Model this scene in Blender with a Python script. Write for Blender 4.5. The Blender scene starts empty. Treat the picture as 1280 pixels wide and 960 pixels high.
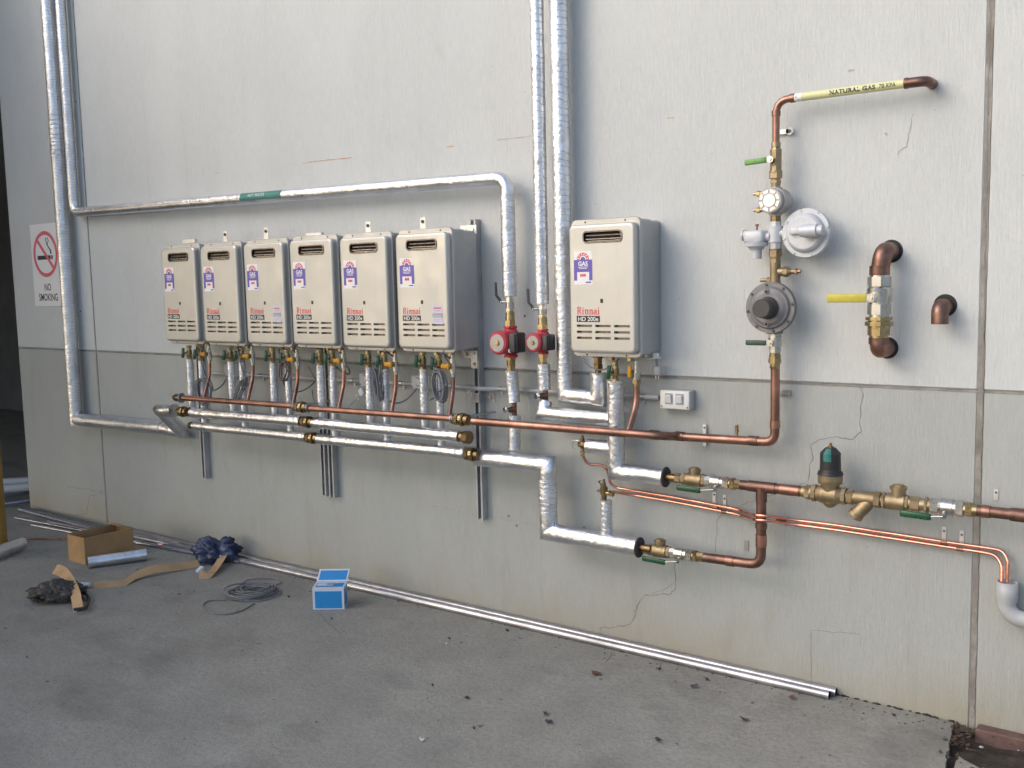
import bpy, bmesh, math, random
from mathutils import Vector, Matrix, noise
random.seed(7)
SC = bpy.context.scene
C = SC.collection
# ------------------------------------------------------------------ camera
CAM = Vector((1.9435, -3.9147, 1.7207)); YAW, PITCH, ROLL, F = .6409, -.105, -.0224, 1240.22
def _axes():
    fw = Vector((-math.sin(YAW)*math.cos(PITCH), math.cos(YAW)*math.cos(PITCH), math.sin(PITCH)))
    rt = Vector((math.cos(YAW), math.sin(YAW), 0)); up = rt.cross(fw)
    c, s = math.cos(ROLL), math.sin(ROLL)
    return c*rt+s*up, -s*rt+c*up, fw
RT, UP, FW = _axes()
cd = bpy.data.cameras.new('camera'); cam = bpy.data.objects.new('camera', cd); C.objects.link(cam)
cd.sensor_width = 36; cd.lens = 36*F/1280; cd.clip_end = 500; cd.clip_start = .05
m = Matrix((RT, UP, -FW)).transposed().to_4x4(); m.translation = CAM; cam.matrix_world = m
SC.camera = cam
# ------------------------------------------------------------------ light
SUN_EL, SUN_AZ = math.radians(31), math.radians(218)      # azimuth clockwise from +Y: behind the camera, from the left
w = bpy.data.worlds.new('World'); SC.world = w; w.use_nodes = True
nt = w.node_tree; sky = nt.nodes.new('ShaderNodeTexSky'); sky.sky_type = 'NISHITA'; sky.sun_disc = False
sky.sun_elevation = SUN_EL; sky.sun_rotation = SUN_AZ; sky.dust_density = 2.6; sky.air_density = .9; sky.ozone_density = .8
bg = nt.nodes['Background']; bg.inputs[1].default_value = .15; nt.links.new(sky.outputs[0], bg.inputs[0])
ld = bpy.data.lights.new('sun', 'SUN'); ld.energy = .5; ld.angle = math.radians(62); ld.color = (1, .97, .93)
sun = bpy.data.objects.new('sun', ld); C.objects.link(sun)
sd = Vector((math.sin(SUN_AZ)*math.cos(SUN_EL), math.cos(SUN_AZ)*math.cos(SUN_EL), math.sin(SUN_EL)))
sun.rotation_euler = sd.to_track_quat('Z', 'Y').to_euler()
SC.view_settings.view_transform = 'Standard'; SC.view_settings.look = 'None'
SC.view_settings.exposure = .76; SC.view_settings.gamma = 1

def at(px, py, Y):                 # the point of the plane y = Y seen at a pixel of the photograph
    d = FW + RT*(px-640)/F + UP*(480-py)/F
    return CAM + d*((Y-CAM.y)/d.y)
def gnd(px, py, Z=0):
    d = FW + RT*(px-640)/F + UP*(480-py)/F
    return CAM + d*((Z-CAM.z)/d.z)

# ------------------------------------------------------------------ materials
class N:
    def __init__(s, name):
        s.m = bpy.data.materials.new(name); s.m.use_nodes = True; s.t = s.m.node_tree; s.b = s.t.nodes['Principled BSDF']
        s.tc = s.t.nodes.new('ShaderNodeTexCoord')
    def n(s, ty, **k):
        o = s.t.nodes.new(ty)
        for a, v in k.items():
            if a.startswith('i_'):
                key = a[2:]; key = int(key) if key.isdigit() else key.replace('_', ' ')
                if hasattr(v, 'is_output') or isinstance(v, bpy.types.NodeSocket): s.t.links.new(v, o.inputs[key])
                else: o.inputs[key].default_value = v
            else: setattr(o, a, v)
        return o
    def l(s, a, b): s.t.links.new(a, b)
    def coord(s, sc=(1,1,1), uv=False, rnd=False):
        mp = s.n('ShaderNodeMapping'); mp.inputs['Scale'].default_value = sc
        s.l(s.tc.outputs['UV' if uv else 'Object'], mp.inputs[0])
        if rnd:
            oi = s.n('ShaderNodeObjectInfo'); sc2 = s.n('ShaderNodeVectorMath', operation='SCALE'); s.l(oi.outputs['Random'], sc2.inputs['Scale'])
            sc2.inputs[0].default_value = (37, 19, 53); s.l(sc2.outputs[0], mp.inputs['Location'])
        return mp.outputs[0]
    def noise(s, scale, sc=(1,1,1), detail=4, rough=.6, rnd=False):
        return s.n('ShaderNodeTexNoise', i_Vector=s.coord(sc, rnd=rnd), i_Scale=scale, i_Detail=detail, i_Roughness=rough).outputs['Fac']
    def ramp(s, fac, *stops):
        r = s.n('ShaderNodeValToRGB'); e = r.color_ramp.elements
        while len(e) < len(stops): e.new(.5)
        for q, (p, c) in zip(e, stops): q.position = p; q.color = (c, c, c, 1) if isinstance(c, (int, float)) else (*c, 1)
        s.l(fac, r.inputs[0]); return r.outputs[0]
    def mix(s, fac, a, b, mode='MIX'):
        x = s.n('ShaderNodeMix', data_type='RGBA', blend_type=mode)
        for v, k in ((fac, 0), (a, 6), (b, 7)):
            if isinstance(v, bpy.types.NodeSocket): s.l(v, x.inputs[k])
            elif k == 0: x.inputs[0].default_value = v
            else: x.inputs[k].default_value = (*v, 1) if not isinstance(v, (int, float)) else (v, v, v, 1)
        return x.outputs[2]
    def math(s, op, a, b=0.0):
        x = s.n('ShaderNodeMath', operation=op)
        for v, k in ((a, 0), (b, 1)):
            if isinstance(v, bpy.types.NodeSocket): s.l(v, x.inputs[k])
            else: x.inputs[k].default_value = v
        return x.outputs[0]
    def bump(s, h, st, dist=.002, prev=None):
        b = s.n('ShaderNodeBump', i_Height=h, i_Strength=st, i_Distance=dist)
        if prev: s.l(prev, b.inputs['Normal'])
        s.l(b.outputs[0], s.b.inputs['Normal']); return b.outputs[0]
    def set(s, col=None, rough=None, metal=None):
        for v, k in ((col, 'Base Color'), (rough, 'Roughness'), (metal, 'Metallic')):
            if v is None: continue
            if isinstance(v, bpy.types.NodeSocket): s.l(v, s.b.inputs[k])
            else: s.b.inputs[k].default_value = (*v, 1) if k == 'Base Color' else v
        return s
M = {}
def simple(name, col, rough=.5, metal=0., var=.25, scale=30, bump=.15, dirt=None, spec=None):
    n = N(name)
    f = n.noise(scale, rnd=True)
    c2 = tuple(v*(1-var) for v in col); c3 = tuple(min(1, v*(1+var*.4)) for v in col)
    c = n.ramp(f, (.3, c2), (.7, c3))
    if dirt:
        g = n.ramp(n.noise(scale*.35, detail=6, rnd=True), (.45, 0.), (.7, 1.)); c = n.mix(g, c, dirt)
    r = n.ramp(n.noise(scale*2.3, rnd=True), (.3, max(.03, rough-.08)), (.75, min(1, rough+.1)))
    n.set(c, r, metal)
    if bump: n.bump(n.noise(scale*6, rnd=True), bump, .001)
    if spec is not None: n.b.inputs['Specular IOR Level'].default_value = spec
    M[name] = n.m; return n
simple('copper_aged', (.44, .235, .175), .38, .9, .4, 14, .12, dirt=(.20, .12, .095))
simple('copper_brown', (.27, .155, .12), .42, .9, .4, 22, .15, dirt=(.12, .08, .07))
simple('copper_new', (.90, .43, .32), .2, 1, .12, 12, .05)
simple('brass', (.48, .38, .21), .3, 1, .3, 24, .06, dirt=(.27, .20, .10))
simple('bronze', (.40, .315, .195), .5, .85, .25, 30, .25, dirt=(.25, .185, .11))
simple('bronze_dark', (.26, .185, .10), .38, 1, .3, 24, .1)
simple('nickel', (.60, .59, .56), .3, 1, .15, 18, .03)
simple('zinc', (.50, .52, .54), .38, .9, .3, 25, .2, dirt=(.3, .31, .33))
simple('zinc_white', (.72, .72, .70), .4, .6, .15, 30, .1)
simple('channel_steel', (.47, .49, .51), .45, .45, .2, 12, .08, dirt=(.36, .375, .39))
simple('slot_shade_screw_steel', (.13, .135, .14), .6, .4, .2)  # dark screws and bolts; also the painted shade in the channel slots
simple('aluminium', (.60, .60, .64), .36, .85, .25, 12, .10, dirt=(.36, .36, .38))
simple('alu_grey', (.42, .44, .50), .42, .8, .2, 30, .1)
simple('flue_steel', (.32, .31, .30), .3, .9, .2)
simple('chrome', (.8, .8, .8), .12, 1, .1)
simple('heater_front', (.58, .585, .565), .42, .6, .07, 5, .02, dirt=(.51, .51, .485))
simple('heater_flange', (.46, .465, .46), .36, .55, .08, 8, .03)
simple('heater_body', (.41, .42, .42), .4, .35, .1, 8, .04)
simple('black_recess', (.02, .02, .02), .7)
simple('dark_louvre', (.16, .14, .135), .3, .8)
simple('plastic_black', (.025, .025, .028), .45, 0, .2, 30, .1)
simple('bag_brown', (.055, .047, .04), .55, 0, .5, 20, .8, dirt=(.09, .085, .085))
simple('plastic_dark', (.06, .058, .06), .5, 0, .2, 30, .1)
simple('foam_black', (.07, .062, .06), .9, 0, .3, 60, .4)
simple('pump_red', (.50, .045, .065), .42, 0, .2, 40, .3)
simple('pump_plate', (.36, .36, .37), .4, .5, .1)
simple('white_print', (.80, .80, .80), .4, 0, .03)
simple('lilac_print', (.60, .58, .72), .4, 0, .04)
simple('purple_print', (.135, .10, .42), .4, 0, .05)
simple('red_print', (.68, .07, .09), .4, 0, .05)
simple('sign_red', (.70, .13, .17), .45, 0, .08)
simple('black_print', (.025, .025, .025), .4, 0, .05)
simple('grey_print', (.35, .35, .38), .4, 0, .05)
simple('green_handle', (.014, .085, .035), .3, 0, .2, 40, .1)
simple('green_bright', (.13, .33, .07), .4, 0, .3, 40, .3, dirt=(.2, .4, .12))
simple('green_dull', (.045, .085, .065), .5, 0, .2, 40, .1)
simple('yellow_handle', (.62, .30, .02), .35, 0, .15, 40, .1)
simple('yellow_lime', (.52, .46, .05), .4, 0, .15, 40, .1)
simple('teal_label', (.03, .19, .165), .4, 0, .25, 30, .05)
simple('pipe_tape', (.66, .66, .36), .45, 0, .08, 30, .05)
simple('regulator_white', (.56, .58, .61), .45, .15, .1, 40, .4)
simple('regulator_grey', (.225, .22, .225), .5, .3, .15, 50, .6)
simple('meter_grey', (.44, .425, .42), .5, .3, .15, 50, .4)
simple('pvc_grey', (.42, .43, .44), .4, 0, .06, 20, .05)
simple('pvc_light', (.62, .64, .65), .35, 0, .06, 20, .05)
simple('outlet_plastic', (.74, .74, .70), .4, 0, .05, 20, .03)
simple('cord_grey', (.20, .20, .215), .5, 0, .15, 30, .05)
simple('cord_brown', (.13, .09, .085), .5, 0, .15, 30, .05)
simple('cord_light', (.5, .5, .52), .5, 0, .15, 30, .05)
simple('cardboard', (.42, .26, .12), .85, 0, .18, 12, .3, dirt=(.33, .2, .1))
simple('card_inside', (.30, .18, .085), .85, 0, .2, 12, .3)
simple('tan_paper', (.50, .33, .18), .8, 0, .2, 9, .3)
simple('box_blue', (.02, .25, .60), .45, 0, .1, 12, .05)
simple('box_white', (.62, .68, .78), .5, 0, .06, 12, .05)
simple('bag_blue', (.022, .032, .085), .3, 0, .5, 26, .8, dirt=(.10, .13, .22))
simple('yellow_steel', (.30, .17, .03), .5, 0, .3, 10, .2)
simple('dark_cladding', (.17, .17, .175), .7, 0, .2, 3, .2)
simple('brick_red', (.16, .095, .082), .85, 0, .3, 25, .9)
simple('leaf_brown', (.10, .06, .038), .8, 0, .4, 60, .4)
simple('leaf_red', (.17, .07, .05), .8, 0, .4, 60, .4)
simple('stone_dark', (.07, .065, .075), .8, 0, .4, 60, .6)
simple('stone_pale', (.5, .5, .48), .8, 0, .2, 60, .6)
simple('sealant', (.32, .30, .27), .85, 0, .35, 18, .9, dirt=(.18, .16, .14))
simple('crack_dark', (.245, .24, .22), .9, 0, .3, 60, .2)
simple('rust_mark', (.56, .36, .22), .8, 0, .3, 60, .2)
simple('stain_mark', (.43, .43, .41), .9, 0, .3, 60, .2)

n = N('heater_front'); M['heater_front'] = n.m
base = (.515, .52, .505)
c = n.ramp(n.noise(4, rnd=True), (.3, tuple(v*.94 for v in base)), (.7, tuple(v*1.03 for v in base)))
run = n.noise(1, (26, 8, 2.2), 5, .7, rnd=True); c = n.mix(n.ramp(run, (.55, 0.), (.75, .30)), c, (.41, .405, .38))
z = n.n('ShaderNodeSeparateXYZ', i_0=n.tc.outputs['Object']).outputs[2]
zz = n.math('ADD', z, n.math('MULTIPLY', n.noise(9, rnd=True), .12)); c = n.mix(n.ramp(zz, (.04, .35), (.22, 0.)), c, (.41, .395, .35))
sm = n.noise(7, (1, 1, 1), 6, .7, rnd=True)
n.set(c, n.ramp(sm, (.35, .34), (.7, .52)), .6); n.bump(n.noise(3, rnd=True), .12, .01)
def foil(name, rings, rough, grid=False):
    n = N(name)
    uv = n.n('ShaderNodeSeparateXYZ', i_0=n.tc.outputs['UV'])
    wr = n.noise(38, detail=5, rough=.65)
    vo = n.n('ShaderNodeTexVoronoi', feature='DISTANCE_TO_EDGE', i_Vector=n.coord(), i_Scale=26).outputs['Distance']
    fine = n.noise(150, detail=3)
    h = n.math('ADD', n.math('MULTIPLY', wr, 1.0), n.math('MULTIPLY', n.math('MINIMUM', vo, .25), 1.1))
    h = n.math('ADD', h, n.math('MULTIPLY', fine, .25)); h = n.math('ADD', h, n.math('MULTIPLY', n.noise(11, detail=2), 2.2))
    col = n.ramp(n.noise(9, detail=5), (.3, (.66, .68, .72)), (.7, (.86, .87, .89)))
    if rings:
        jit = n.math('ADD', n.math('MULTIPLY', n.noise(6), .085), n.math('MULTIPLY', n.noise(30), .006))
        ph = n.math('FRACT', n.math('MULTIPLY', n.math('ADD', uv.outputs[1], jit), 1/rings))
        line = n.ramp(ph, (0., 1.), (.14, 0.), (1., 0.))
        col = n.mix(n.math('MULTIPLY', line, .75), col, (.30, .31, .34))
        h = n.math('SUBTRACT', h, n.math('MULTIPLY', line, .9))
        if grid:
            pu = n.math('FRACT', n.math('MULTIPLY', uv.outputs[0], 12))
            l2 = n.ramp(pu, (0., 1.), (.1, 0.), (1., 0.)); col = n.mix(n.math('MULTIPLY', l2, .5), col, (.36, .37, .40))
    n.set(col, n.ramp(wr, (.3, rough-.06), (.7, rough+.12)), 1.)
    n.bump(h, .55, .0045)
    M[name] = n.m
foil('foil', 0, .32); foil('foil_ringed', .021, .39); foil('foil_grid', .030, .38, True)

def wall_mat(name, base, grime):
    n = N(name)
    comb = n.noise(1, (170, 60, 15), 4, .8)
    comb2 = n.noise(1, (95, 30, 6), 5, .7)
    big = n.noise(.9, (1, 1, .8), 6, .62)
    blot = n.noise(5, (1.2, 1, .6), 6, .65)
    grit = n.noise(130, detail=3)
    c = n.ramp(big, (.3, tuple(v*.93 for v in base)), (.7, tuple(v*1.05 for v in base)))
    c = n.mix(.5, c, n.ramp(comb, (.3, tuple(v*.76 for v in base)), (.68, tuple(min(1, v*1.13) for v in base))))
    c = n.mix(n.ramp(comb2, (.35, .28), (.62, 0.)), c, tuple(v*.86 for v in base))
    c = n.mix(n.ramp(blot, (.60, 0.), (.80, .35)), c, tuple(v*.72 for v in (base[0], base[1]*.98, base[2]*.92)))
    run = n.noise(1, (9, 3, .55), 5, .7); c = n.mix(n.ramp(run, (.56, 0.), (.74, .30)), c, tuple(v*.80 for v in base))
    roll = n.noise(1, (2.1, 1, .9), 3, .5); c = n.mix(n.ramp(roll, (.42, .22), (.55, 0.)), c, tuple(min(1, v*1.12) for v in base))
    z = n.n('ShaderNodeSeparateXYZ', i_0=n.tc.outputs['Object']).outputs[2]
    if grime:      # splashed soil along the foot of the wall, with a ragged top edge
        zz = n.math('ADD', z, n.math('MULTIPLY', n.math('SUBTRACT', n.noise(2.2, (1, 1, .7), 6), .5), .55))
        c = n.mix(n.ramp(zz, (0., .6), (.08, .36), (.22, .10), (.40, 0.)), c, (.34, .295, .20))
        dirt = n.ramp(n.noise(6, (1.5, 1, .35), 5), (.55, 0.), (.75, .3)); c = n.mix(dirt, c, (.29, .26, .20))
    pin = n.n('ShaderNodeTexVoronoi', i_Vector=n.coord((1, 1, .8)), i_Scale=9.).outputs['Distance']; c = n.mix(n.ramp(pin, (.02, .55), (.035, 0.)), c, tuple(v*.45 for v in base))
    n.set(c, .82, 0.)
    p = n.bump(n.math('ADD', n.math('MULTIPLY', comb, .8), n.math('MULTIPLY', comb2, .9)), .75, .0042)
    n.bump(n.math('ADD', grit, n.math('MULTIPLY', blot, 2.)), .35, .002, p)
    M[name] = n.m
wall_mat('wall_upper', (.575, .595, .585), False)
wall_mat('wall_lower', (.415, .43, .41), True)

def ground_mat():
    n = N('concrete_ground')
    big = n.noise(.55, detail=7, rough=.62); mid = n.noise(3.2, detail=7, rough=.68); fine = n.noise(46, detail=4, rough=.7)
    ag = n.n('ShaderNodeTexVoronoi', i_Vector=n.coord(), i_Scale=120.).outputs['Distance']
    c = n.ramp(big, (.32, (.265, .252, .218)), (.7, (.36, .345, .302)))
    c = n.mix(.5, c, n.ramp(mid, (.3, (.215, .206, .178)), (.68, (.40, .384, .338))))
    c = n.mix(n.ramp(fine, (.36, .35), (.56, 0.)), c, (.13, .128, .122))
    c = n.mix(n.ramp(ag, (.0, .25), (.2, 0.)), c, (.42, .40, .37))
    st = n.ramp(n.noise(1.3, (1, 1.4, 1), 5, .7), (.52, 0.), (.72, .6)); c = n.mix(st, c, (.125, .12, .108))
    sp = n.ramp(n.noise(14, detail=2), (.70, 0.), (.74, .8)); c = n.mix(sp, c, (.06, .058, .058))
    x = n.n('ShaderNodeSeparateXYZ', i_0=n.tc.outputs['Object']).outputs[0]
    n.set(c, n.ramp(mid, (.3, .72), (.7, .92)), 0.)
    p = n.bump(n.math('ADD', fine, n.math('MULTIPLY', ag, .6)), .7, .003); n.bump(mid, .4, .012, p)
    M['concrete_ground'] = n.m
ground_mat()
simple('soil', (.045, .036, .028), .95, 0, .5, 30, 1.0, dirt=(.09, .07, .05))
simple('asphalt', (.06, .058, .056), .9, 0, .3, 60, .6)

# ------------------------------------------------------------------ mesh builder
class MB:
    def __init__(s): s.v = []; s.f = []; s.uv = []; s.sm = []
    def face(s, idx, uv=None, smooth=False):
        s.f.append(tuple(idx)); s.uv.append(uv or [(0, 0)]*len(idx)); s.sm.append(smooth)
    def add(s, vs): b = len(s.v); s.v += [Vector(v) for v in vs]; return b
    def poly(s, vs): b = s.add(vs); s.face(range(b, b+len(vs))); return s
    def from_bm(s, bm, mat=None, smooth=False):
        bm.normal_update(); b = len(s.v); mat = mat or Matrix()
        s.v += [mat @ v.co for v in bm.verts]; bm.verts.index_update()
        for f in bm.faces: s.face([b+v.index for v in f.verts], None, smooth)
        bm.free(); return s
    def box(s, c, size, bev=0., seg=1, rot=None):
        bm = bmesh.new(); bmesh.ops.create_cube(bm, size=1)
        for v in bm.verts: v.co = Vector((v.co.x*size[0], v.co.y*size[1], v.co.z*size[2]))
        if bev: bmesh.ops.bevel(bm, geom=bm.edges[:], offset=min(bev, min(size)*.49), segments=seg, affect='EDGES', profile=.5)
        m = Matrix.Translation(Vector(c)) @ (rot.to_4x4() if rot else Matrix())
        return s.from_bm(bm, m, seg > 1)
    def span(s, a, b, bev=0., seg=1):
        a, b = Vector(a), Vector(b); return s.box((a+b)/2, tuple(abs(x) for x in (b-a)), bev, seg)
    def train(s, p0, d, segs, n=18, t0=0.):
        """turned sections along an axis: (length, r0, r1[, sides])"""
        p0 = Vector(p0); d = Vector(d).normalized(); a = d.orthogonal().normalized()
        if abs(d.y) < .9: a = (Vector((0, -1, 0)) - d*Vector((0, -1, 0)).dot(d)).normalized()
        b = d.cross(a); t = t0
        for i, sg in enumerate(segs):
            L, r0, r1 = sg[:3]; k = sg[3] if len(sg) > 3 else n; off = math.pi/k if k < 9 else 0
            def ring(tt, r): return s.add([p0+d*tt+(a*math.cos(2*math.pi*j/k+off)+b*math.sin(2*math.pi*j/k+off))*r for j in range(k)])
            A = ring(t, r0); B = ring(t+L, r1)
            for j in range(k):
                q = (j+1) % k
                s.face((A+j, A+q, B+q, B+j), [(j/k, t), ((j+1)/k, t), ((j+1)/k, t+L), (j/k, t+L)], k > 8)
            A = ring(t, r0); B = ring(t+L, r1)
            s.face([A+j for j in reversed(range(k))]); s.face([B+j for j in range(k)])
            t += L
        return s
    def tube(s, pts, r, n=14, fillet=0., step=0., wob=0., caps=True, arc=5):
        P = [Vector(p) for p in pts]
        if fillet:
            Q = [P[0]]
            for i in range(1, len(P)-1):
                a, b, c = P[i-1], P[i], P[i+1]; u = (a-b); v = (c-b); lu, lv = u.length, v.length; u.normalize(); v.normalize()
                ang = u.angle(v)
                if ang > math.pi-.03: Q.append(b); continue
                t = min(fillet, lu*.49, lv*.49)
                for k in range(arc+1):
                    x = k/arc; Q.append((b+u*t)*(1-x)**2 + b*2*x*(1-x) + (b+v*t)*x**2)
            Q.append(P[-1]); P = Q
        if step:
            Q = [P[0]]
            for a, b in zip(P, P[1:]):
                k = max(1, int((b-a).length/step))
                for i in range(1, k+1): Q.append(a.lerp(b, i/k))
            P = Q
        P = [p for i, p in enumerate(P) if i == 0 or (p-P[i-1]).length > 1e-6]
        d = [(P[i+1]-P[i]).normalized() for i in range(len(P)-1)]
        a = d[0].orthogonal().normalized()
        if abs(d[0].y) < .9: a = (Vector((0, -1, 0)) - d[0]*Vector((0, -1, 0)).dot(d[0])).normalized()
        rings = []; L = 0; Ls = []
        seed = random.random()*100
        for i, p in enumerate(P):
            di = d[max(0, i-1)]; do = d[min(i, len(d)-1)]
            if i > 1: a = (a - di*a.dot(di)).normalized() if (a - di*a.dot(di)).length > 1e-5 else di.orthogonal()
            elif i == 1: pass
            b = di.cross(a); nrm = (di+do).normalized()
            if i: L += (P[i]-P[i-1]).length
            Ls.append(L); vs = []
            for j in range(n):
                th = 2*math.pi*j/n; q = a*math.cos(th)+b*math.sin(th)
                rr = r*(1+wob*noise.noise(Vector((math.cos(th)*1.3+seed, math.sin(th)*1.3, L*28)))+wob*.8*noise.noise(Vector((seed, 3, L*9)))) if wob else r
                v = p+q*rr
                den = di.dot(nrm)
                v = v + di*((p-v).dot(nrm)/den) if den > .2 else v
                vs.append(v)
            rings.append(s.add(vs))
            if 0 < i < len(P)-1 or i == 0:
                # carry the frame across the bend
                rot = di.rotation_difference(do); a = rot @ a
        for i in range(len(rings)-1):
            for j in range(n):
                q = (j+1) % n; A, B = rings[i], rings[i+1]
                s.face((A+j, A+q, B+q, B+j), [(j/n, Ls[i]), ((j+1)/n, Ls[i]), ((j+1)/n, Ls[i+1]), (j/n, Ls[i+1])], True)
        if caps:
            for R, rev in ((rings[0], True), (rings[-1], False)):
                b = s.add([s.v[R+j] for j in range(n)]); o = range(b, b+n); s.face(list(reversed(o)) if rev else list(o))
        return s
    def disc(s, c, nrm, r, n=24): return s.train(c, nrm, [(.0015, r, r)], n)
    def ribbon(s, pts, wd, th, nrm=(0, -1, 0)):
        nrm = Vector(nrm); P = [Vector(p) for p in pts]; k = len(P); L = []; R = []
        for i, p in enumerate(P):
            t = (P[min(i+1, k-1)]-P[max(0, i-1)]).normalized(); sd = t.cross(nrm).normalized(); ww = wd[i] if isinstance(wd, list) else wd
            L.append(p+sd*ww/2); R.append(p-sd*ww/2)
        o = nrm*th
        b = s.add([x+o for x in L]+[x+o for x in R]+L+R)
        for i in range(k-1):
            s.face((b+i, b+i+1, b+k+i+1, b+k+i)); s.face((b+2*k+i+1, b+2*k+i, b+3*k+i, b+3*k+i+1))
            s.face((b+i+1, b+i, b+2*k+i, b+2*k+i+1)); s.face((b+k+i, b+k+i+1, b+3*k+i+1, b+3*k+i))
        s.face((b, b+k, b+3*k, b+2*k)); s.face((b+k-1, b+3*k-1, b+4*k-1, b+2*k-1))
        return s
    def ball(s, c, r, sq=(1, 1, 1), n=14):
        bm = bmesh.new(); bmesh.ops.create_uvsphere(bm, u_segments=n, v_segments=n//2+2, radius=1)
        return s.from_bm(bm, Matrix.Translation(Vector(c)) @ Matrix.Diagonal((r*sq[0], r*sq[1], r*sq[2], 1)), True)
    def text(s, txt, p, size, ax=(1, 0, 0), up=(0, 0, 1), off=.0, align='LEFT', fn=None, sx=1., spacing=1.):
        cu = bpy.data.curves.new('lettering', 'FONT'); cu.body = txt; cu.size = size; cu.offset = off; cu.align_x = align; cu.resolution_u = 3; cu.space_character = spacing
        o = bpy.data.objects.new('lettering', cu); C.objects.link(o); dg = bpy.context.evaluated_depsgraph_get()
        me = bpy.data.meshes.new_from_object(o.evaluated_get(dg)); ax, up, p = Vector(ax), Vector(up), Vector(p)
        b = s.add([fn(v.co.x*sx, v.co.y) if fn else p+ax*v.co.x*sx+up*v.co.y for v in me.vertices])
        for f in me.polygons: s.face([b+i for i in f.vertices])
        C.objects.unlink(o); bpy.data.objects.remove(o); bpy.data.curves.remove(cu); bpy.data.meshes.remove(me); return s
def origin(o):
    v = Vector((0, 0, 0))
    while o: v += o.location; o = o.parent
    return v
def obj(name, mb, mat, parent=None, label=None, base=None):
    me = bpy.data.meshes.new(name); org = origin(parent) if parent else (Vector(base) if base else Vector((0, 0, 0)))
    me.from_pydata([tuple(v-org) for v in mb.v], [], mb.f)
    me.polygons.foreach_set('use_smooth', mb.sm)
    uv = me.uv_layers.new(name='UVMap'); flat = [c for f in mb.uv for q in f for c in q]; uv.data.foreach_set('uv', flat)
    me.materials.append(M[mat]); me.validate(); me.update()
    o = bpy.data.objects.new(name, me); C.objects.link(o)
    if parent: o.parent = parent
    elif base: o.location = base
    if label: o['label'] = label
    return o
def thing(name, label, cat, loc, group=None):
    o = bpy.data.objects.new(name, None); C.objects.link(o); o.location = loc; o.empty_display_size = .05
    o['label'] = label; o['category'] = cat
    if group: o['group'] = group
    return o
def one(name, mb, mat, label, cat, group=None):
    c = sum(mb.v, Vector())/len(mb.v); c.z = min(v.z for v in mb.v)
    o = obj(name, mb, mat, None, label, c); o['category'] = cat
    if group: o['group'] = group
    return o
def struct(name, mb, mat, kind='structure'):
    o = obj(name, mb, mat); o['kind'] = kind; return o
V = Vector
X, Y_, Z = V((1, 0, 0)), V((0, 1, 0)), V((0, 0, 1)); OUT = V((0, -1, 0))

# ================================================================== SETTING
XL, XJL, XJR, XR, ZS, ZT = -5.789, -4.689, 1.162, 9., 1.2747, 6.
def jag(p, q, step, amp, seed):
    p, q = V(p), V(q); k = int((q-p).length/step); out = []
    sd = (q-p).normalized().cross(Z)
    for i in range(k+1):
        a = p.lerp(q, i/k); out.append(a+sd*amp*(noise.noise(V((i*.7, seed, 0)))+.6*noise.noise(V((i*2.3, seed, 5)))) if 0 < i < k else a)
    return out
def slab(outline, z0, z1):
    mb = MB(); k = len(outline); a = mb.add([(p[0], p[1], z1) for p in outline]); b = mb.add([(p[0], p[1], z0) for p in outline])
    mb.face(range(a, a+k))
    for i in range(k): j = (i+1) % k; mb.face((a+i, b+i, b+j, a+j))
    return mb
s = MB().poly([(-150, -150, -.06), (150, -150, -.06), (150, 150, -.06), (-150, 150, -.06)]); struct('ground', s, 'asphalt')
edge = jag((1.19, -.62, 0), (1.10, -.012, 0), .02, .016, 3)
mainslab = [(-14, -14), (1.16, -14)]+[(p.x, p.y) for p in edge]
mainslab += [(p.x, p.y) for p in jag((1.09, -.004, 0), (XL+.02, -.004, 0), .03, .004, 8)][1:]+[(XL, .02), (XL, 9), (-14, 9)]
struct('concrete_slab', slab(mainslab, -.1, 0), 'concrete_ground')
e2 = jag((1.205, -.65, 0), (1.175, -.27, 0), .02, .010, 12)+jag((1.175, -.27, 0), (1.62, -.56, 0), .03, .012, 21)[1:]
struct('concrete_path', slab([(1.19, -14), (14, -14), (14, -.57)]+[(p.x, p.y) for p in reversed(e2)], -.1, -.006), 'concrete_ground')
mb = MB(); nx, ny = 60, 30; b = mb.add([(1.02+i*.05, -.7+j*.0245, -.035+.02*noise.noise(V((i*.5, j*.5, 0)))+.008*noise.noise(V((i*1.9, j*1.9, 4)))) for j in range(ny) for i in range(nx)])
for j in range(ny-1):
    for i in range(nx-1): mb.face((b+j*nx+i, b+j*nx+i+1, b+(j+1)*nx+i+1, b+(j+1)*nx+i), None, True)
struct('soil', mb, 'soil')
# wall of precast concrete panels
wall = thing('concrete_wall', 'long pale grey precast concrete wall with a darker lower band, behind all the pipes', 'wall', (0, 0, 0))
TH = .18
def panel(x0, x1, z0, z1, mat, lab):
    obj('panel', MB().span((x0, 0, z0), (x1, TH, z1), .006), mat, wall, lab)
GJ = .0085
for (a, b_, r) in ((XL, XJL-.004, 'left'), (XJL+.004, XJR-GJ, 'middle'), (XJR+GJ, XR, 'right')):
    panel(a, b_, -.1, ZS-.003, 'wall_lower', 'grey lower panel'); panel(a, b_, ZS+.004, ZT, 'wall_upper', 'pale upper panel')
def joint(x, wd):
    mb = MB(); pts = [V((x+.0035*noise.noise(V((k*.35, x, 0))), .004+.002*noise.noise(V((k*.8, x, 3))), k*.04-.05)) for k in range(140)]
    mb.ribbon(pts, [wd*(1+.35*noise.noise(V((k*.9, x, 9)))) for k in range(140)], .004); obj('joint_sealant', mb, 'sealant', wall)
joint(XJR, .020); joint(XJL, .0065)
mb = MB(); pts = [V((XL+.03*k, .0035+.0015*noise.noise(V((k*.6, 1, 3))), ZS+.0015*noise.noise(V((k*.5, 1, 0))))) for k in range(int((XR-XL)/.03))]
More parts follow.
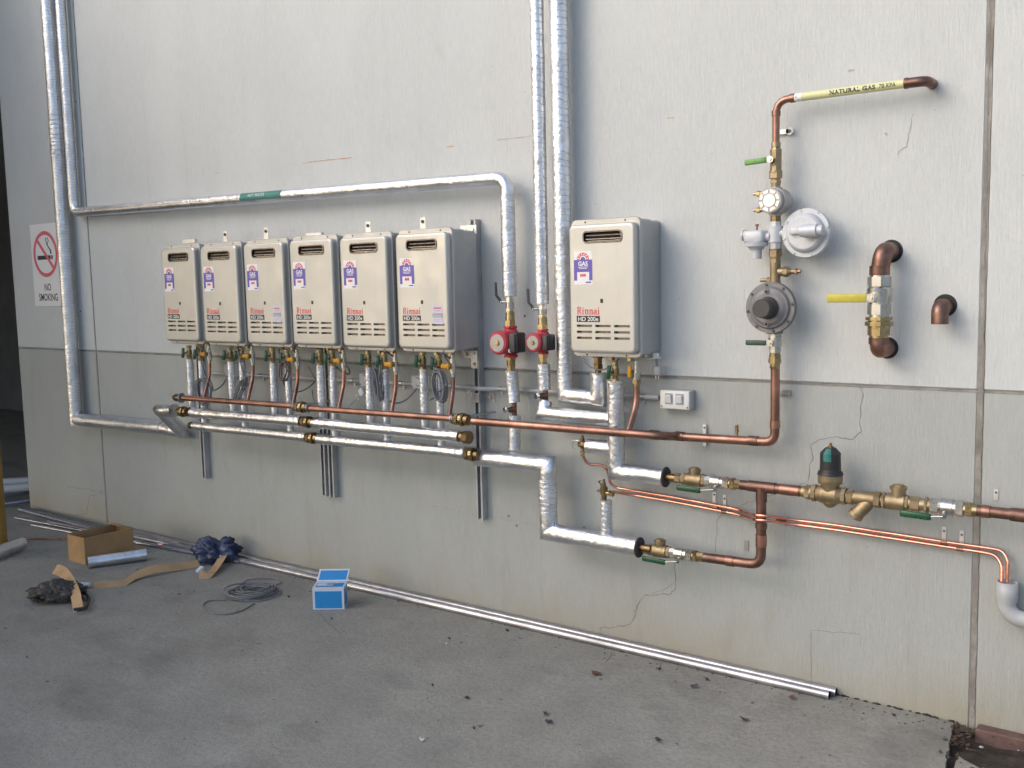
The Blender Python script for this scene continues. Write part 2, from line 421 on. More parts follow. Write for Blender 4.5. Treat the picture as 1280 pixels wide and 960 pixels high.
mb.ribbon(pts, [.0075*(1+.4*noise.noise(V((k*.4, 7, 9)))) for k in range(len(pts))], .003); obj('joint_sealant', mb, 'sealant', wall)
def crack(px, wd=.0022, mat='crack_dark', amp=.006, name='crack'):
    P = [at(x, y, -.0005) for x, y in px]; Q = [P[0]]
    for a, b_ in zip(P, P[1:]):
        k = max(2, int((b_-a).length/.012))
        for i in range(1, k+1):
            q = a.lerp(b_, i/k); q += V((noise.noise(q*19)+.5*noise.noise(q*70), 0, noise.noise(q*23+V((5, 5, 5)))+.5*noise.noise(q*66)))*amp; Q.append(q)
    obj(name, MB().ribbon(Q, [wd*max(.12, .8+1.3*noise.noise(q*26)) for q in Q], .0008), mat, wall)
crack([(1238.5, -30), (1232.5, 250), (1228.5, 489), (1223.5, 690), (1218, 893)], .004, amp=.004)
crack([(1077, 483), (1076, 540), (1064, 547), (1025, 547), (1014, 555), (1013, 590), (1008, 604)], .0028, amp=.012)
crack([(1008, 604), (985, 610), (905, 640), (896, 652), (894, 690)], .0018, amp=.01)
crack([(844, 702), (845, 735), (838, 743), (808, 745), (795, 757), (792, 772), (781, 783), (750, 785), (748, 797)], .0028, amp=.012)
crack([(844, 728), (828, 738), (806, 744)], .002)
crack([(83, 608), (112, 612), (131, 616)], .003); crack([(131, 616), (112, 620), (108, 642), (92, 645)], .0025)
crack([(1014, 865), (1014, 788), (1075, 792)], .0009)
crack([(536, 632), (600, 641), (665, 654)], .0035, 'stain_mark', .004, 'stain')
crack([(560, 637), (640, 651), (676, 659)], .006, 'stain_mark', .006, 'stain')
crack([(378, 204), (395, 201.5), (440, 197)], .004, 'rust_mark', .001, 'rust_scratch')
crack([(557, 184), (567, 182.5)], .005, 'rust_mark', .001, 'rust_scratch'); crack([(622, 175), (664, 170)], .003, 'rust_mark', .001, 'rust_scratch')
crack([(686, 168), (692, 167)], .004, 'rust_mark', .001, 'rust_scratch'); crack([(833, 147.5), (843, 147)], .005, 'rust_mark', .001, 'rust_scratch')
crack([(269, 216), (274, 216)], .004, 'rust_mark', .001, 'rust_scratch'); crack([(1060, 89), (1068, 88)], .006, 'stain_mark', .003, 'stain')
crack([(1142, 142), (1136, 165), (1132, 182), (1122, 195)], .005, 'stain_mark', .012, 'stain'); crack([(1106, 166), (1108, 170)], .007, 'stain_mark', .004, 'stain')
for px, py in ((646, 657), (636, 645), (101, 389), (656, 395), (700, 440), (730, 660), (95, 127)):
    q = at(px, py, 0); obj('drill_mark', MB().train(q+OUT*.001, OUT, [(.001, .008, .006)], 8), 'crack_dark', wall)
# crumbly edge where wall meets slab
mb = MB()
for k in range(260):
    x = random.uniform(-3.4, 1.1); r = random.uniform(.003, .008); mb.ball((x, -random.uniform(.0, .010), .001), r, (1.6, .8, .6), 6)
for k in range(420):
    r = random.uniform(.0015, .004); mb.ball((random.uniform(-5.5, 1.1), -abs(random.gauss(.0, .10))-.01, .001), r, (1.4, .9, .6), 6)
o = obj('soil_crumbs', mb, 'soil'); o['kind'] = 'stuff'
# dark bay beyond the end of the wall
bay = thing('loading_bay', 'dark open bay beyond the left end of the concrete wall', 'building', (-9, 4, 0))
obj('back_wall', MB().span((-15, 3.2, 0), (-5.4, 3.5, 5)), 'dark_cladding', bay)
obj('side_wall', MB().span((-15.2, -9, 0), (-15.003, 3.2, 5)), 'dark_cladding', bay)
obj('return_wall', MB().span((XL+.01, TH+.003, 0), (XL+.2, 3.197, 5)), 'dark_cladding', bay)
obj('added_shade_roof', MB().span((-15.2, -2.0, 5.003), (-5.9, 3.5, 5.2)), 'dark_cladding', bay)  # out of view, added to keep the bay dark
obj('added_shade_canopy', MB().span((-15.2, -14, 4.2), (-6.2, -.6, 4.4)), 'dark_cladding', bay)  # unseen, added to shade the left end of wall and ground
obj('added_shade_canopy', MB().span((-6.197, -14, 3.5), (-2.6, -4.6, 3.7)), 'dark_cladding', bay)  # second unseen slab, added to darken the near left ground
p0 = gnd(-1, 684); post = thing('yellow_post', 'yellow steel guard post at the far left edge beside the dark bay', 'post', p0)
obj('column', MB().train(p0, Z, [(1.02, .055, .055)], 20), 'yellow_steel', post); obj('cap', MB().train(p0+Z*1.02, Z, [(.012, .055, .048), (.01, .048, .02)], 20), 'yellow_steel', post)
obj('base_plate', MB().span(p0+V((-.09, -.09, 0)), p0+V((.09, .09, .012)), .003), 'yellow_steel', post)

# ================================================================== NO SMOKING SIGN
sx, sz = -5.477, 1.60; sw, sh = .425, .61
sg = thing('no_smoking_sign', 'white NO SMOKING sign with red prohibition ring, partly behind the foil pipe', 'sign', (sx, 0, sz))
obj('plate', MB().span((sx, -.004, sz), (sx+sw, -.001, sz+sh), .001), 'white_print', sg)
cx, cz, ro = sx+.2, sz+.385, .17
mb = MB(); k = 56
for i in range(k):
    a0, a1 = 2*math.pi*i/k, 2*math.pi*(i+1)/k
    mb.poly([V((cx+r*math.cos(a), -.0048, cz+r*math.sin(a))) for r, a in ((ro, a0), (ro, a1), (ro-.028, a1), (ro-.028, a0))])
dg = V((1, 0, -1)).normalized(); mb.ribbon([V((cx, -.0046, cz))-dg*.15, V((cx, -.0046, cz))+dg*.15], .026, .0006); obj('prohibition_ring', mb, 'sign_red', sg)
mb = MB().poly([(cx-.115, -.0043, cz-.04), (cx+.07, -.0043, cz-.04), (cx+.07, -.0043, cz-.01), (cx-.115, -.0043, cz-.01)])
mb.poly([(cx+.078, -.0043, cz-.04), (cx+.10, -.0043, cz-.04), (cx+.10, -.0043, cz-.01), (cx+.078, -.0043, cz-.01)])
for o_ in (0, .045):
    mb.ribbon([V((cx+.085-o_*.2+a, -.0044, cz+b_)) for a, b_ in ((0, 0), (-.008, .03), (-.04+o_*.3, .05), (-.05, .075), (-.03-o_*.6, .10), (-.05-o_*.3, .12))], .009, .0003)
obj('cigarette_symbol', mb, 'black_print', sg)
mb = MB().text('NO', (sx+.2, -.0043, sz+.115), .075, align='CENTER', off=.0012, sx=.8).text('SMOKING', (sx+.2, -.0043, sz+.04), .075, align='CENTER', off=.0012, sx=.8)
obj('lettering', mb, 'black_print', sg)

# ================================================================== GAS HEATERS
HW, HH, HD = .35, .60, .19
def rrect(x0, z0, x1, z1, r, k=5):
    out = []
    for cx_, cz_, a0 in ((x1-r, z1-r, 0), (x0+r, z1-r, 90), (x0+r, z0+r, 180), (x1-r, z0+r, 270)):
        for i in range(k+1): a = math.radians(a0+90*i/k); out.append((cx_+r*math.cos(a), cz_+r*math.sin(a)))
    return out
def loft(sections, mb=None, cap0=True, cap1=True):     # sections: (outline, y)
    mb = mb or MB(); prev = None; k = len(sections[0][0])
    R = [mb.add([(x, y, z) for x, z in o]) for o, y in sections]
    for A, B in zip(R, R[1:]):
        for i in range(k): j = (i+1) % k; mb.face((A+i, B+i, B+j, A+j), None, False)
    if cap0: mb.face([R[0]+i for i in range(k)])
    if cap1: mb.face([R[-1]+i for i in reversed(range(k))])
    return mb
def cut(o, cutters):
    c = obj('cutter', cutters, 'black_recess'); md = o.modifiers.new('b', 'BOOLEAN'); md.object = c; md.operation = 'DIFFERENCE'; md.solver = 'EXACT'
    dg_ = bpy.context.evaluated_depsgraph_get(); me = bpy.data.meshes.new_from_object(o.evaluated_get(dg_))
    o.modifiers.clear(); me.name = o.data.name; o.data = me; bpy.data.objects.remove(c)
def rinnai(mb, x, z, h, y):
    """serif word built from strokes"""
    def bar(a, b_, c, d): mb.poly([(x+a, y, z+b_), (x+c, y, z+b_), (x+c, y, z+d), (x+a, y, z+d)])
    s_ = h; w_ = .17*s_; q = .06*s_; cx_ = 0
    def stem(cx_, top, sl=.08): bar(cx_+sl*s_, 0, cx_+sl*s_+w_, top); bar(cx_, 0, cx_+2*sl*s_+w_, q)
    def arch(cx_, a, b_, top): bar(cx_+a*s_, top-.14*s_, cx_+b_*s_, top)
    stem(0, s_); bar(0, s_-q, .35*s_, s_); bar(.1*s_, s_-.09*s_, .50*s_, s_); bar(.1*s_, .45*s_, .50*s_, .54*s_); bar(.42*s_, .5*s_, .60*s_, .95*s_)
    mb.poly([(x+.30*s_, y, z+.48*s_), (x+.46*s_, y, z+.48*s_), (x+.74*s_, y, z), (x+.56*s_, y, z)])
    c0 = .80*s_; stem(c0, .66*s_); bar(c0+.08*s_, .78*s_, c0+.08*s_+w_, .95*s_); bar(c0, .60*s_, c0+.1*s_, .66*s_)
    for c0 in (1.22*s_, 1.92*s_):
        stem(c0, .66*s_); bar(c0, .60*s_, c0+.1*s_, .66*s_); arch(c0, .2, .52, .68*s_); stem(c0+.34*s_, .60*s_)
    c0 = 2.64*s_; bar(c0+.06*s_, .52*s_, c0+.4*s_, .66*s_); bar(c0+.3*s_, 0, c0+.3*s_+w_, .6*s_); bar(c0+.3*s_, 0, c0+.54*s_, q)
    bar(c0, .04*s_, c0+.14*s_, .36*s_); bar(c0+.05*s_, 0, c0+.3*s_, .09*s_); bar(c0+.08*s_, .30*s_, c0+.3*s_, .40*s_)
    c0 = 3.24*s_; stem(c0, .66*s_); bar(c0+.08*s_, .78*s_, c0+.08*s_+w_, .95*s_); bar(c0, .60*s_, c0+.1*s_, .66*s_)
def build_heater(label):
    t = thing('gas_water_heater', label, 'water heater', (0, 0, 0))
    # body carcass, behind the front flange
    mb = loft([(rrect(.008, .008, .342, .592, .012, 3), .012), (rrect(.008, .008, .342, .592, .012, 3), .10), (rrect(.012, .012, .338, .588, .012, 3), .104), (rrect(.012, .012, .338, .588, .012, 3), HD)])
    obj('body', mb, 'heater_body', t)
    mb = loft([(rrect(.003, .003, .347, .597, .024), -.003), (rrect(0, 0, .35, .60, .026), 0), (rrect(0, 0, .35, .60, .026), .014), (rrect(.004, .004, .346, .596, .024), .016)])
    obj('flange', mb, 'heater_flange', t)
    secs = []
    for k in range(7):
        a = math.pi/2*k/6; ins = .017*(1-math.sin(a)); y = -.008-.020*(1-math.cos(a)) if False else None
    for ins, y in ((.014, -.0355), (.0085, -.0347), (.004, -.032), (.0012, -.028), (0, -.022), (0, -.003)):
        secs.append((rrect(.006+ins, .017+ins, .339-ins, .577-ins, .024-ins*.6, 5), y))
    fp = obj('front_panel', loft(secs), 'heater_front', t)
    cb = MB()
    for i, (a, b_) in enumerate(((.044, .122), (.139, .217), (.234, .312))):
        for k in range(3): cb.span((a, -.05, .079+k*.0265), (b_, -.018, .0895+k*.0265))
    loft([(rrect(.083, .497, .277, .546, .016), -.05), (rrect(.083, .497, .277, .546, .016), -.008)], cb)
    cut(fp, cb)
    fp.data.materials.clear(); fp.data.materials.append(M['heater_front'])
    for f in fp.data.polygons: f.use_smooth = False
    Yf = -.0355
    mb = MB()
    for a, b_ in ((.044, .122), (.139, .217), (.234, .312)):
        for k in range(3): mb.span((a-.002, -.0185, .077+k*.0265), (b_+.002, -.0165, .0915+k*.0265))
    lv = obj('vent_louvre', mb, 'dark_louvre', fp)
    # outlet
    ring_o, ring_i = rrect(.081, .495, .279, .548, .018), rrect(.087, .501, .273, .542, .013)
    mb = MB(); k = len(ring_o)
    A = mb.add([(x, Yf-.0035, z) for x, z in ring_o]); B = mb.add([(x, Yf-.0035, z) for x, z in ring_i]); D = mb.add([(x, Yf+.014, z) for x, z in ring_i]); E = mb.add([(x, Yf+.001, z) for x, z in ring_o])
    for i in range(k):
        j = (i+1) % k
        mb.face((A+i, B+i, B+j, A+j)); mb.face((B+i, D+i, D+j, B+j)); mb.face((E+i, A+i, A+j, E+j))
    fo = obj('flue_outlet', mb, 'dark_louvre', fp)
    mb = MB().span((.084, -.0125, .498), (.276, -.009, .545)); obj('flue_backing', mb, 'black_recess', fp)
    mb = MB().span((.092, -.031, .510), (.268, -.0275, .5145), .001).span((.092, -.022, .503), (.268, -.012, .5055)); obj('flue_bar', mb, 'flue_steel', fp)
    mb = MB().span((.092, -.027, .526), (.268, -.024, .530)); obj('flue_bar', mb, 'dark_louvre', fp)
    for z in (.5875, .0085):
        for x in (.075, .275): obj('screw', MB().train((x, -.003, z), OUT, [(.0025, .0045, .0035)], 10), 'slot_shade_screw_steel', t)
    obj('lock_window', MB().span((.167, Yf-.0015, .237), (.180, Yf, .255)), 'black_print', fp)
    # energy label
    y = Yf-.0006; x0, z0, x1, z1 = .034, .318, .128, .462
    lb = obj('energy_label', MB().span((x0, y, z0), (x1, Yf, z1)), 'white_print', fp)
    def quad(a, b_, c, d, yy=y-.0004): return MB().poly([(a, yy, b_), (c, yy, b_), (c, yy, d), (a, yy, d)])
    mb = quad(x0, .372, x1, .425); mb.poly([(x0, y-.0004, .335), (x0+.016, y-.0004, .335), (x0+.016, y-.0004, .372), (x0, y-.0004, .372)]); mb.poly([(x1-.016, y-.0004, .335), (x1, y-.0004, .335), (x1, y-.0004, .372), (x1-.016, y-.0004, .372)])
    def arc(r0, r1, yy): 
        q = MB()
        for i in range(16):
            a0, a1 = math.pi*i/16, math.pi*(i+1)/16
            q.poly([((x0+x1)/2+r*math.cos(a), yy, .425+r*math.sin(a)) for r, a in ((r0, a0), (r1, a0), (r1, a1), (r0, a1))])
        return q
    obj('label_panel', mb, 'purple_print', fp)
    obj('rating_arch', arc(.018, .031, y-.0006), 'red_print', fp)
    q = arc(.0, .0125, y-.0006); obj('label_panel', q, 'purple_print', fp)
    mb = MB()
    for i in range(6):                              # the row of stars on the arch
        a = math.radians(15+30*i); c = V(((x0+x1)/2+.0245*math.cos(a), y-.0009, .425+.0245*math.sin(a)))
        mb.poly([c+V((.0038*math.cos(t_+a), 0, .0038*math.sin(t_+a))) for t_ in [k*math.pi/2.5 for k in range(5)]])
    obj('star', mb, 'white_print', fp)
    mb = MB().text('GAS', ((x0+x1)/2, y-.0009, .399), .027, align='CENTER', off=.0009)
    for k, ww in enumerate((.052, .040)): mb.poly([(.081-ww/2, y-.0009, .392-k*.006), (.081+ww/2, y-.0009, .392-k*.006), (.081+ww/2, y-.0009, .3945-k*.006), (.081-ww/2, y-.0009, .3945-k*.006)])
    obj('lettering', mb, 'white_print', fp)
    mb = MB()
    for k in range(3): mb.poly([(.066+k*.0105, y-.0009, .352), (.0745+k*.0105, y-.0009, .352), (.0745+k*.0105, y-.0009, .3635), (.066+k*.0105, y-.0009, .3635)])
    obj('rating_mark', mb, 'red_print', fp)
    obj('small_print', quad(x1-.034, .324, x1-.006, .330, y-.0009), 'purple_print', fp)
    mb = MB(); rinnai(mb, .046, .187, .0325, Yf-.0006)
    obj('lettering', mb, 'red_print', fp)
    obj('model_badge', MB().span((.0445, Yf-.0012, .154), (.163, Yf, .181)), 'black_print', fp)
    obj('lettering', MB().text('HD 200e', (.1038, Yf-.0018, .1585), .0262, align='CENTER', off=.0003, sx=1.08), 'white_print', fp)
    # pipe stubs and fixings under the case
    for x in (.14, .235): obj('pipe_stub', MB().train((x, .10, .012), -Z, [(.02, .013, .013), (.015, .016, .016, 6)]), 'brass', t)
    obj('drain_plug', MB().train((.075, .05, .01), -Z, [(.016, .009, .008)], 10), 'pvc_light', t)
    obj('gas_stub', MB().train((.31, .10, .012), -Z, [(.015, .011, .011)]), 'nickel', t)
    return t
def copy_tree(o, parent=None):
    c = o.copy(); C.objects.link(c); c.parent = parent
    for ch in list(o.children): copy_tree(ch, c)
    return c
X0, PIT, ZTOP, D1 = -3.4062, .3894, 1.9749, .3004
names = ['silver gas water heater at the far left end of the row of six', 'silver gas water heater second in the row, second from the left end',
 'silver gas water heater third in the row, small white sticker low on its front', 'silver gas water heater fourth in the row, directly above the pair of channel posts',
 'silver gas water heater fifth in the row, no white sticker low on its front', 'silver gas water heater at the right end of the row, whole grey side showing']
h0 = build_heater(names[0]); heaters = []
for i in range(6):
    h = h0 if i == 0 else copy_tree(h0); h.location = (X0+i*PIT, -D1+.0355+(.002, -.001, .003, 0, -.003, 0)[i], ZTOP-HH+(.001, -.002, 0, .002, -.001, 0)[i]); h['label'] = names[i]; h['group'] = 'six gas water heaters in a row'; heaters.append(h)
hs = copy_tree(h0); hs.location = (-.485, -.1946, ZTOP-HH-.001); hs['label'] = 'single silver gas water heater alone on the wall right of the tall foil pipes'
if 'group' in hs: del hs['group']
for i in (2, 5):
    h = heaters[i]; x, y, z = h.location; fp = [c for c in h.children if c.name.startswith('front_panel')][0]
    def flat(a, b_, c, d, o_): return MB().span((x+a, y-.0355-o_, z+b_), (x+c, y-.0354, z+d))
    obj('notice_sticker', flat(.240, .140, .302, .232, .0007), 'lilac_print', fp)
    obj('sticker_text', flat(.246, .214, .296, .220, .0011), 'red_print', fp); obj('sticker_text', flat(.252, .203, .29, .206, .0011), 'grey_print', fp)
    obj('sticker_band', flat(.240, .172, .302, .192, .0011), 'grey_print', fp)
    obj('sticker_text', MB().text('WARNING', (x+.271, y-.0355-.0015, z+.176), .0105, align='CENTER', sx=.95), 'white_print', fp)
    for k in range(2): obj('sticker_text', flat(.248, .162-k*.009, .294-.006*k, .1635-k*.009, .0011), 'grey_print', fp)

# ================================================================== SUPPORT CHANNELS
def channel(px, pybot, label, ztop=1.99, yb=.0):
    p = at(px, pybot, -.041); x, z0 = p.x, p.z; W_, Dp, t_, lip = .041, .041, .003, .0105
    prof = [(-W_/2, 0), (W_/2, 0), (W_/2, -Dp), (W_/2-lip, -Dp), (W_/2-lip, -Dp+.006), (W_/2-lip+t_, -Dp+.006), (W_/2-lip+t_, -Dp+t_), (W_/2-t_, -Dp+t_), (W_/2-t_, -t_), (-W_/2+t_, -t_), (-W_/2+t_, -Dp+t_), (-W_/2+lip-t_, -Dp+t_), (-W_/2+lip-t_, -Dp+.006), (-W_/2+lip, -Dp+.006), (-W_/2+lip, -Dp), (-W_/2, -Dp)]
    mb = MB(); A = mb.add([(x+a, b_-.001+yb, z0) for a, b_ in prof]); B = mb.add([(x+a, b_-.001+yb, ztop) for a, b_ in prof]); k = len(prof)
    for i in range(k): j = (i+1) % k; mb.face((A+i, B+i, B+j, A+j))
    for q in (z0, ztop):     # capping strips so the section reads as folded sheet
        pass
    t = thing('support_channel', label, 'channel', (x, 0, z0), 'vertical steel support channels')
    obj('channel', mb, 'channel_steel', t)
    mb = MB(); zz = z0+.03
    while zz < ztop-.04: mb.span((x-.007, -.0055+yb, zz), (x+.007, -.0042+yb, zz+.028)); zz += .05
    obj('slot_hole', mb, 'slot_shade_screw_steel', t)  # plates coloured dark as the shade inside the slots
    return t, x
c1, xc1 = channel(255, 598, 'galvanised channel post under the leftmost heater')
c2, xc2 = channel(405, 620, 'left post of the pair of channels under the fourth heater')
c3, xc3 = channel(415, 622, 'right post of the pair of channels under the fourth heater')
c4, xc4 = channel(600, 650, 'tall galvanised channel post beside the right end of the heater row', 2.02)
for r_, (z, lab) in enumerate(((1.955, 'horizontal steel rail along the top, behind the row of six heaters'), (1.40, 'horizontal steel rail low down behind the row of six heaters'))):
    t = thing('mounting_rail', lab, 'rail', (X0, -.06, z)); obj('rail', MB().span((X0+.05, -.083, z-.02), (xc4+.0215, -.0425, z+.02), .002), 'zinc', t)
# top straps seen above the cases, and end plates
for px, py, lab in ((281.5, 294, 'galvanised tab above the second heater from left'), (332.5, 290, 'galvanised tab above the third heater from left'), (460, 283, 'galvanised tab above the fifth heater from left'), (528.5, 278, 'galvanised tab above the rightmost heater of the row')):
    p = at(px, py, -.12); t = thing('mounting_tab', lab, 'bracket', p, 'mounting tabs above the heaters')
    obj('plate', MB().span(p+V((-.019, 0, -.045)), p+V((.019, .003, .026)), .001), 'zinc_white', t)
    obj('foot', MB().span(p+V((-.05, -.04, -.048)), p+V((.02, .035, -.0455))), 'zinc_white', t)
    obj('bolt', MB().train(p+V((0, -.0, .004)), OUT, [(.006, .009, .009, 6), (.003, .004, .004)]), 'slot_shade_screw_steel', t)
for px, lab in ((238, 'flat galvanised strip on top of the leftmost heater'), (394, 'flat galvanised strip on top of the fourth heater')):
    p = at(px, 302 if px < 300 else 294, -.12); one('mounting_strip', MB().span(p+V((-.05, -.02, -.01)), p+V((.07, 0, .012))), 'zinc_white', lab, 'bracket')
p = at(587, 287, -.085); t = thing('end_bracket', 'white galvanised plate with two bolts at top right corner of the heater row', 'bracket', p)
obj('plate', MB().span(p+V((-.055, -.004, -.022)), p+V((.045, 0, .022)), .001), 'zinc_white', t)
for dx in (-.028, .022): obj('bolt', MB().train(p+V((dx, -.004, 0)), OUT, [(.005, .009, .009, 6)]), 'nickel', t)
p = at(590, 449, -.085); t = thing('end_bracket', 'cream angle plate with three bolts under the right end of the heater row', 'bracket', p)
obj('plate', MB().span(p+V((-.05, -.004, .005)), p+V((-.003, 0, .045)), .001).span(p+V((-.003, -.0045, -.045)), p+V((.036, 0, .045)), .001), 'zinc_white', t)
for dx, dz in ((-.03, .025), (.018, .03), (.018, -.022)): obj('bolt', MB().train(p+V((dx, -.0045, dz)), OUT, [(.006, .009, .009, 6)]), 'zinc', t)
p = at(608, 498, -.044); t = thing('wall_strap', 'galvanised saddle strap fixing the tall right channel post to the wall', 'bracket', V((xc4, 0, p.z)))
mb = MB().span((xc4-.075, -.004, p.z-.024), (xc4-.0215, -.001, p.z+.024)).span((xc4-.025, -.047, p.z-.024), (xc4+.025, -.0435, p.z+.024)).span((xc4+.0215, -.047, p.z-.024), (xc4+.0245, -.001, p.z+.024)).span((xc4+.0246, -.004, p.z-.024), (xc4+.085, -.001, p.z+.024)).span((xc4-.0245, -.043, p.z-.024), (xc4-.0215, -.0045, p.z+.024))
obj('strap', mb, 'zinc', t)
for dx in (-.05, .058): obj('bolt', MB().train((xc4+dx, -.004, p.z), OUT, [(.007, .009, .009, 6)]), 'nickel', t)

# ================================================================== PIPE HELPERS
def fpipe(name, pts, r, mat, label, cat='pipe', group=None, wob=.035, fillet=0., step=.035, n=20, extra=None):
    t = thing(name, label, cat, V(pts[0]) if not group else V(pts[0]), group)
    obj('foil_jacket', MB().tube(pts, r, n, fillet, step, wob), mat, t)
    return t
def band(t, p, d, r, wd=.05, mat='foil', name='foil_tape'):     # lap of tape round a joint
    p = V(p); d = V(d).normalized(); obj(name, MB().tube([p-d*wd/2, p+d*wd/2], r, 20, 0, .02, .02), mat, t)
def clip_tab(p, h=.03, sgn=1, lab='', top=True):
    t = thing('pipe_clip', lab, 'clip', p); 
    obj('tab', MB().span(p+V((-.008, -.003, 0 if sgn > 0 else -h)), p+V((.008, -.001, h if sgn > 0 else 0)), .0006), 'zinc_white', t)
    obj('screw', MB().train(p+V((0, -.003, sgn*h*.7)), OUT, [(.003, .0045, .0035)], 8), 'slot_shade_screw_steel', t); return t
def AP(px, py, y): return at(px, py, y)

# ---- long foil pipes ------------------------------------------------
yA = -.07
a = at(82, 330, yA); xP1 = a.x; el = at(94, 524, yA)
t = fpipe('insulated_pipe', [(xP1, yA, 5.2), (xP1, yA, el.z), (at(205, 534, yA).x+.0, yA, at(205, 535, yA).z)], .047, 'foil_ringed', 'outer of two tall foil pipes at far left, passing in front of the sign', group='tall foil pipes')
band(t, (xP1, yA, at(70, 170, yA).z), Z, .0495, .3, 'foil_grid'); band(t, (xP1, yA, el.z), Z, .05, .08)
yB = -.055; b1 = at(84, 130, yB); xP2 = b1.x
zt = (at(110, 265, yB).z+at(600, 225, yB).z)/2; q = at(634, 222, yB)
yP3 = -.10; x3 = at(635.5, 300, yP3).x
zA = at(100, 265, yB).z; zB = at(600, 225.5, yP3).z
t = fpipe('insulated_pipe', [(xP2, yB, 5.2), (xP2, yB, zA), (x3, yP3, zB), (x3, yP3, at(636, 370, yP3).z)], .033, 'foil', 'foil pipe running along the wall above the six heaters and down to the left pump', group='tall foil pipes', fillet=.07)
mb = MB().tube([(xP2+.0, yB, 5.2), (xP2, yB, zA+.08)], .034, 20, 0, .035, .03); obj('foil_wrap', mb, 'foil_ringed', t)
mb = MB().tube([(x3, yP3, zB-.07), (x3, yP3, at(636, 370, yP3).z+.001)], .0345, 20, 0, .03, .05); obj('foil_wrap', mb, 'foil_grid', t)
# green pipe marker wrapped on the horizontal run
def on_run(px, up=0):
    k = (at(px, 243, -.07).x-xP2)/(x3-xP2); return V((xP2+(x3-xP2)*k, yB+(yP3-yB)*k, zA+(zB-zA)*k))
pa, pb = on_run(306), on_run(358); ax = (pb-pa).normalized(); oy = (OUT-ax*OUT.dot(ax)).normalized(); uz = ax.cross(OUT)*-1; uz = V((0, 0, 1)) - ax*ax.z; uz.normalize()
mb = MB(); R_ = .0355
for i in range(10):
    a0, a1 = math.radians(-20+8*i), math.radians(-12+8*i)
    mb.poly([p_+(oy*math.cos(a_)+uz*math.sin(a_))*R_ for p_, a_ in ((pa, a0), (pb, a0), (pb, a1), (pa, a1))])
mk = obj('pipe_marker', mb, 'teal_label', t)
mb = MB().text('HOT WATER', (0, 0, 0), .026, fn=lambda x_, y_: pa+ax*(x_+.075)+(oy*math.cos(math.radians(8)+y_/.036)+uz*math.sin(math.radians(8)+y_/.036))*.0374)
obj('lettering', mb, 'white_print', mk)

yP4 = -.10; x4 = at(677, 330, yP4).x
t = fpipe('insulated_pipe', [(x4, yP4, 5.2), (x4, yP4, at(681, 380, yP4).z)], .032, 'foil_grid', 'slim tall foil pipe coming straight down to the right pump', group='tall foil pipes', wob=.05)
yP5 = -.085; x5 = at(704.5, 380, yP5).x; ze = at(705, 494, yP5).z; x5b = at(748, 480, yP5-.02).x
t = fpipe('insulated_pipe', [(x5, yP5, 5.2), (x5, yP5, ze), (x5b, -.105, ze), (x5b, -.105, at(748, 466, -.105).z)], .036, 'foil_grid', 'thick tall foil pipe just left of the single heater, hooking up under it', group='tall foil pipes', wob=.03)
obj('foil_wrap', MB().tube([(x5, yP5, 5.2), (x5, yP5, at(704, 372, yP5).z)], .041, 22, 0, .035, .035), 'foil_grid', t)
mb = MB().tube([(x5+.02, yP5, ze), (x5b, -.105, ze), (x5b, -.105, at(748, 467, -.105).z)], .0372, 20, 0, .02, .06); obj('elbow_wrap', mb, 'foil', t)
def laps(t, x_, y_, zs, r, mat='foil'):
    for z_ in zs: obj('foil_tape', MB().tube([(x_, y_, z_), (x_, y_, z_+.055)], r, 22, 0, .012, .05), mat, t)
for t_, x_, y_, r_, zs in ((t, x5, yP5, .0425, (1.62, 2.31, 2.95)),): laps(t_, x_, y_, zs, r_)
# ---- headers ----------------------------------------------------------
yH1, yH2, yG = -.25, -.20, -.285
def hz(px, py, y): return at(px, py, y)
z1a, z1b = hz(240, 516, yH1), hz(560, 544, yH1)
def linez(pA, pB, x): return pA.z+(pB.z-pA.z)*(x-pA.x)/(pB.x-pA.x)
# zigzag link from the left pipe out to the upper header
eL = at(228, 542, yA); eU = at(202, 513, yH1)
rr = .043
lk = fpipe('insulated_link', [(at(203, 534.8, yA).x, yA, el.z*.0+at(205, 535, yA).z), (eL.x, yA, eL.z+.01), (eU.x+.0, yH1, eU.z), (at(218, 514, yH1).x, yH1, z1a.z+.003)], rr, 'foil', 'foil wrapped link kinking out from the wall to the upper foil header at left', wob=.02)
def union(p, d, r, lab, cat='coupling', group='bronze couplings on the header pipes', cap=False, name='union_coupling'):
    t = thing(name, lab, cat, p, group); d = V(d).normalized()
    sg_ = [(.012, r*1.05, r*1.15), (.020, r*1.35, r*1.35, 8), (.008, r*1.05, r*1.05), (.026, r*1.45, r*1.45, 8), (.008, r*1.05, r*1.0), (.018, r*1.3, r*1.2)]
    obj('body', MB().train(p-d*.046, d, sg_), 'bronze_dark', t); obj('nut', MB().train(p-d*.006, d, [(.004, r*1.46, r*1.52), (.012, r*1.52, r*1.52), (.004, r*1.52, r*1.46)], 20), 'brass', t)
    return t
def header(pxs, y, r, mat, name, labs, zfun):
    out = []
    for (a_, b_), lab in zip(pxs, labs):
        A_, B_ = at(*a_, y), at(*b_, y)
        if 'foil' in mat:
            q_ = fpipe(name, [A_, B_], r, mat, lab, wob=.04, group='header pipes below the heaters'); dd = (B_-A_).normalized()
            for e_ in (A_+dd*.03, B_-dd*.03): obj('foil_tape', MB().tube([e_-dd*.028, e_+dd*.028], r*1.05, 20, 0, .008, .16), 'foil', q_)
        else: q_ = thing(name, lab, 'pipe', A_, 'header pipes below the heaters'); obj('pipe', MB().tube([A_, B_], r, 16), mat, q_)
        out.append(q_)
    return out
r1 = .029
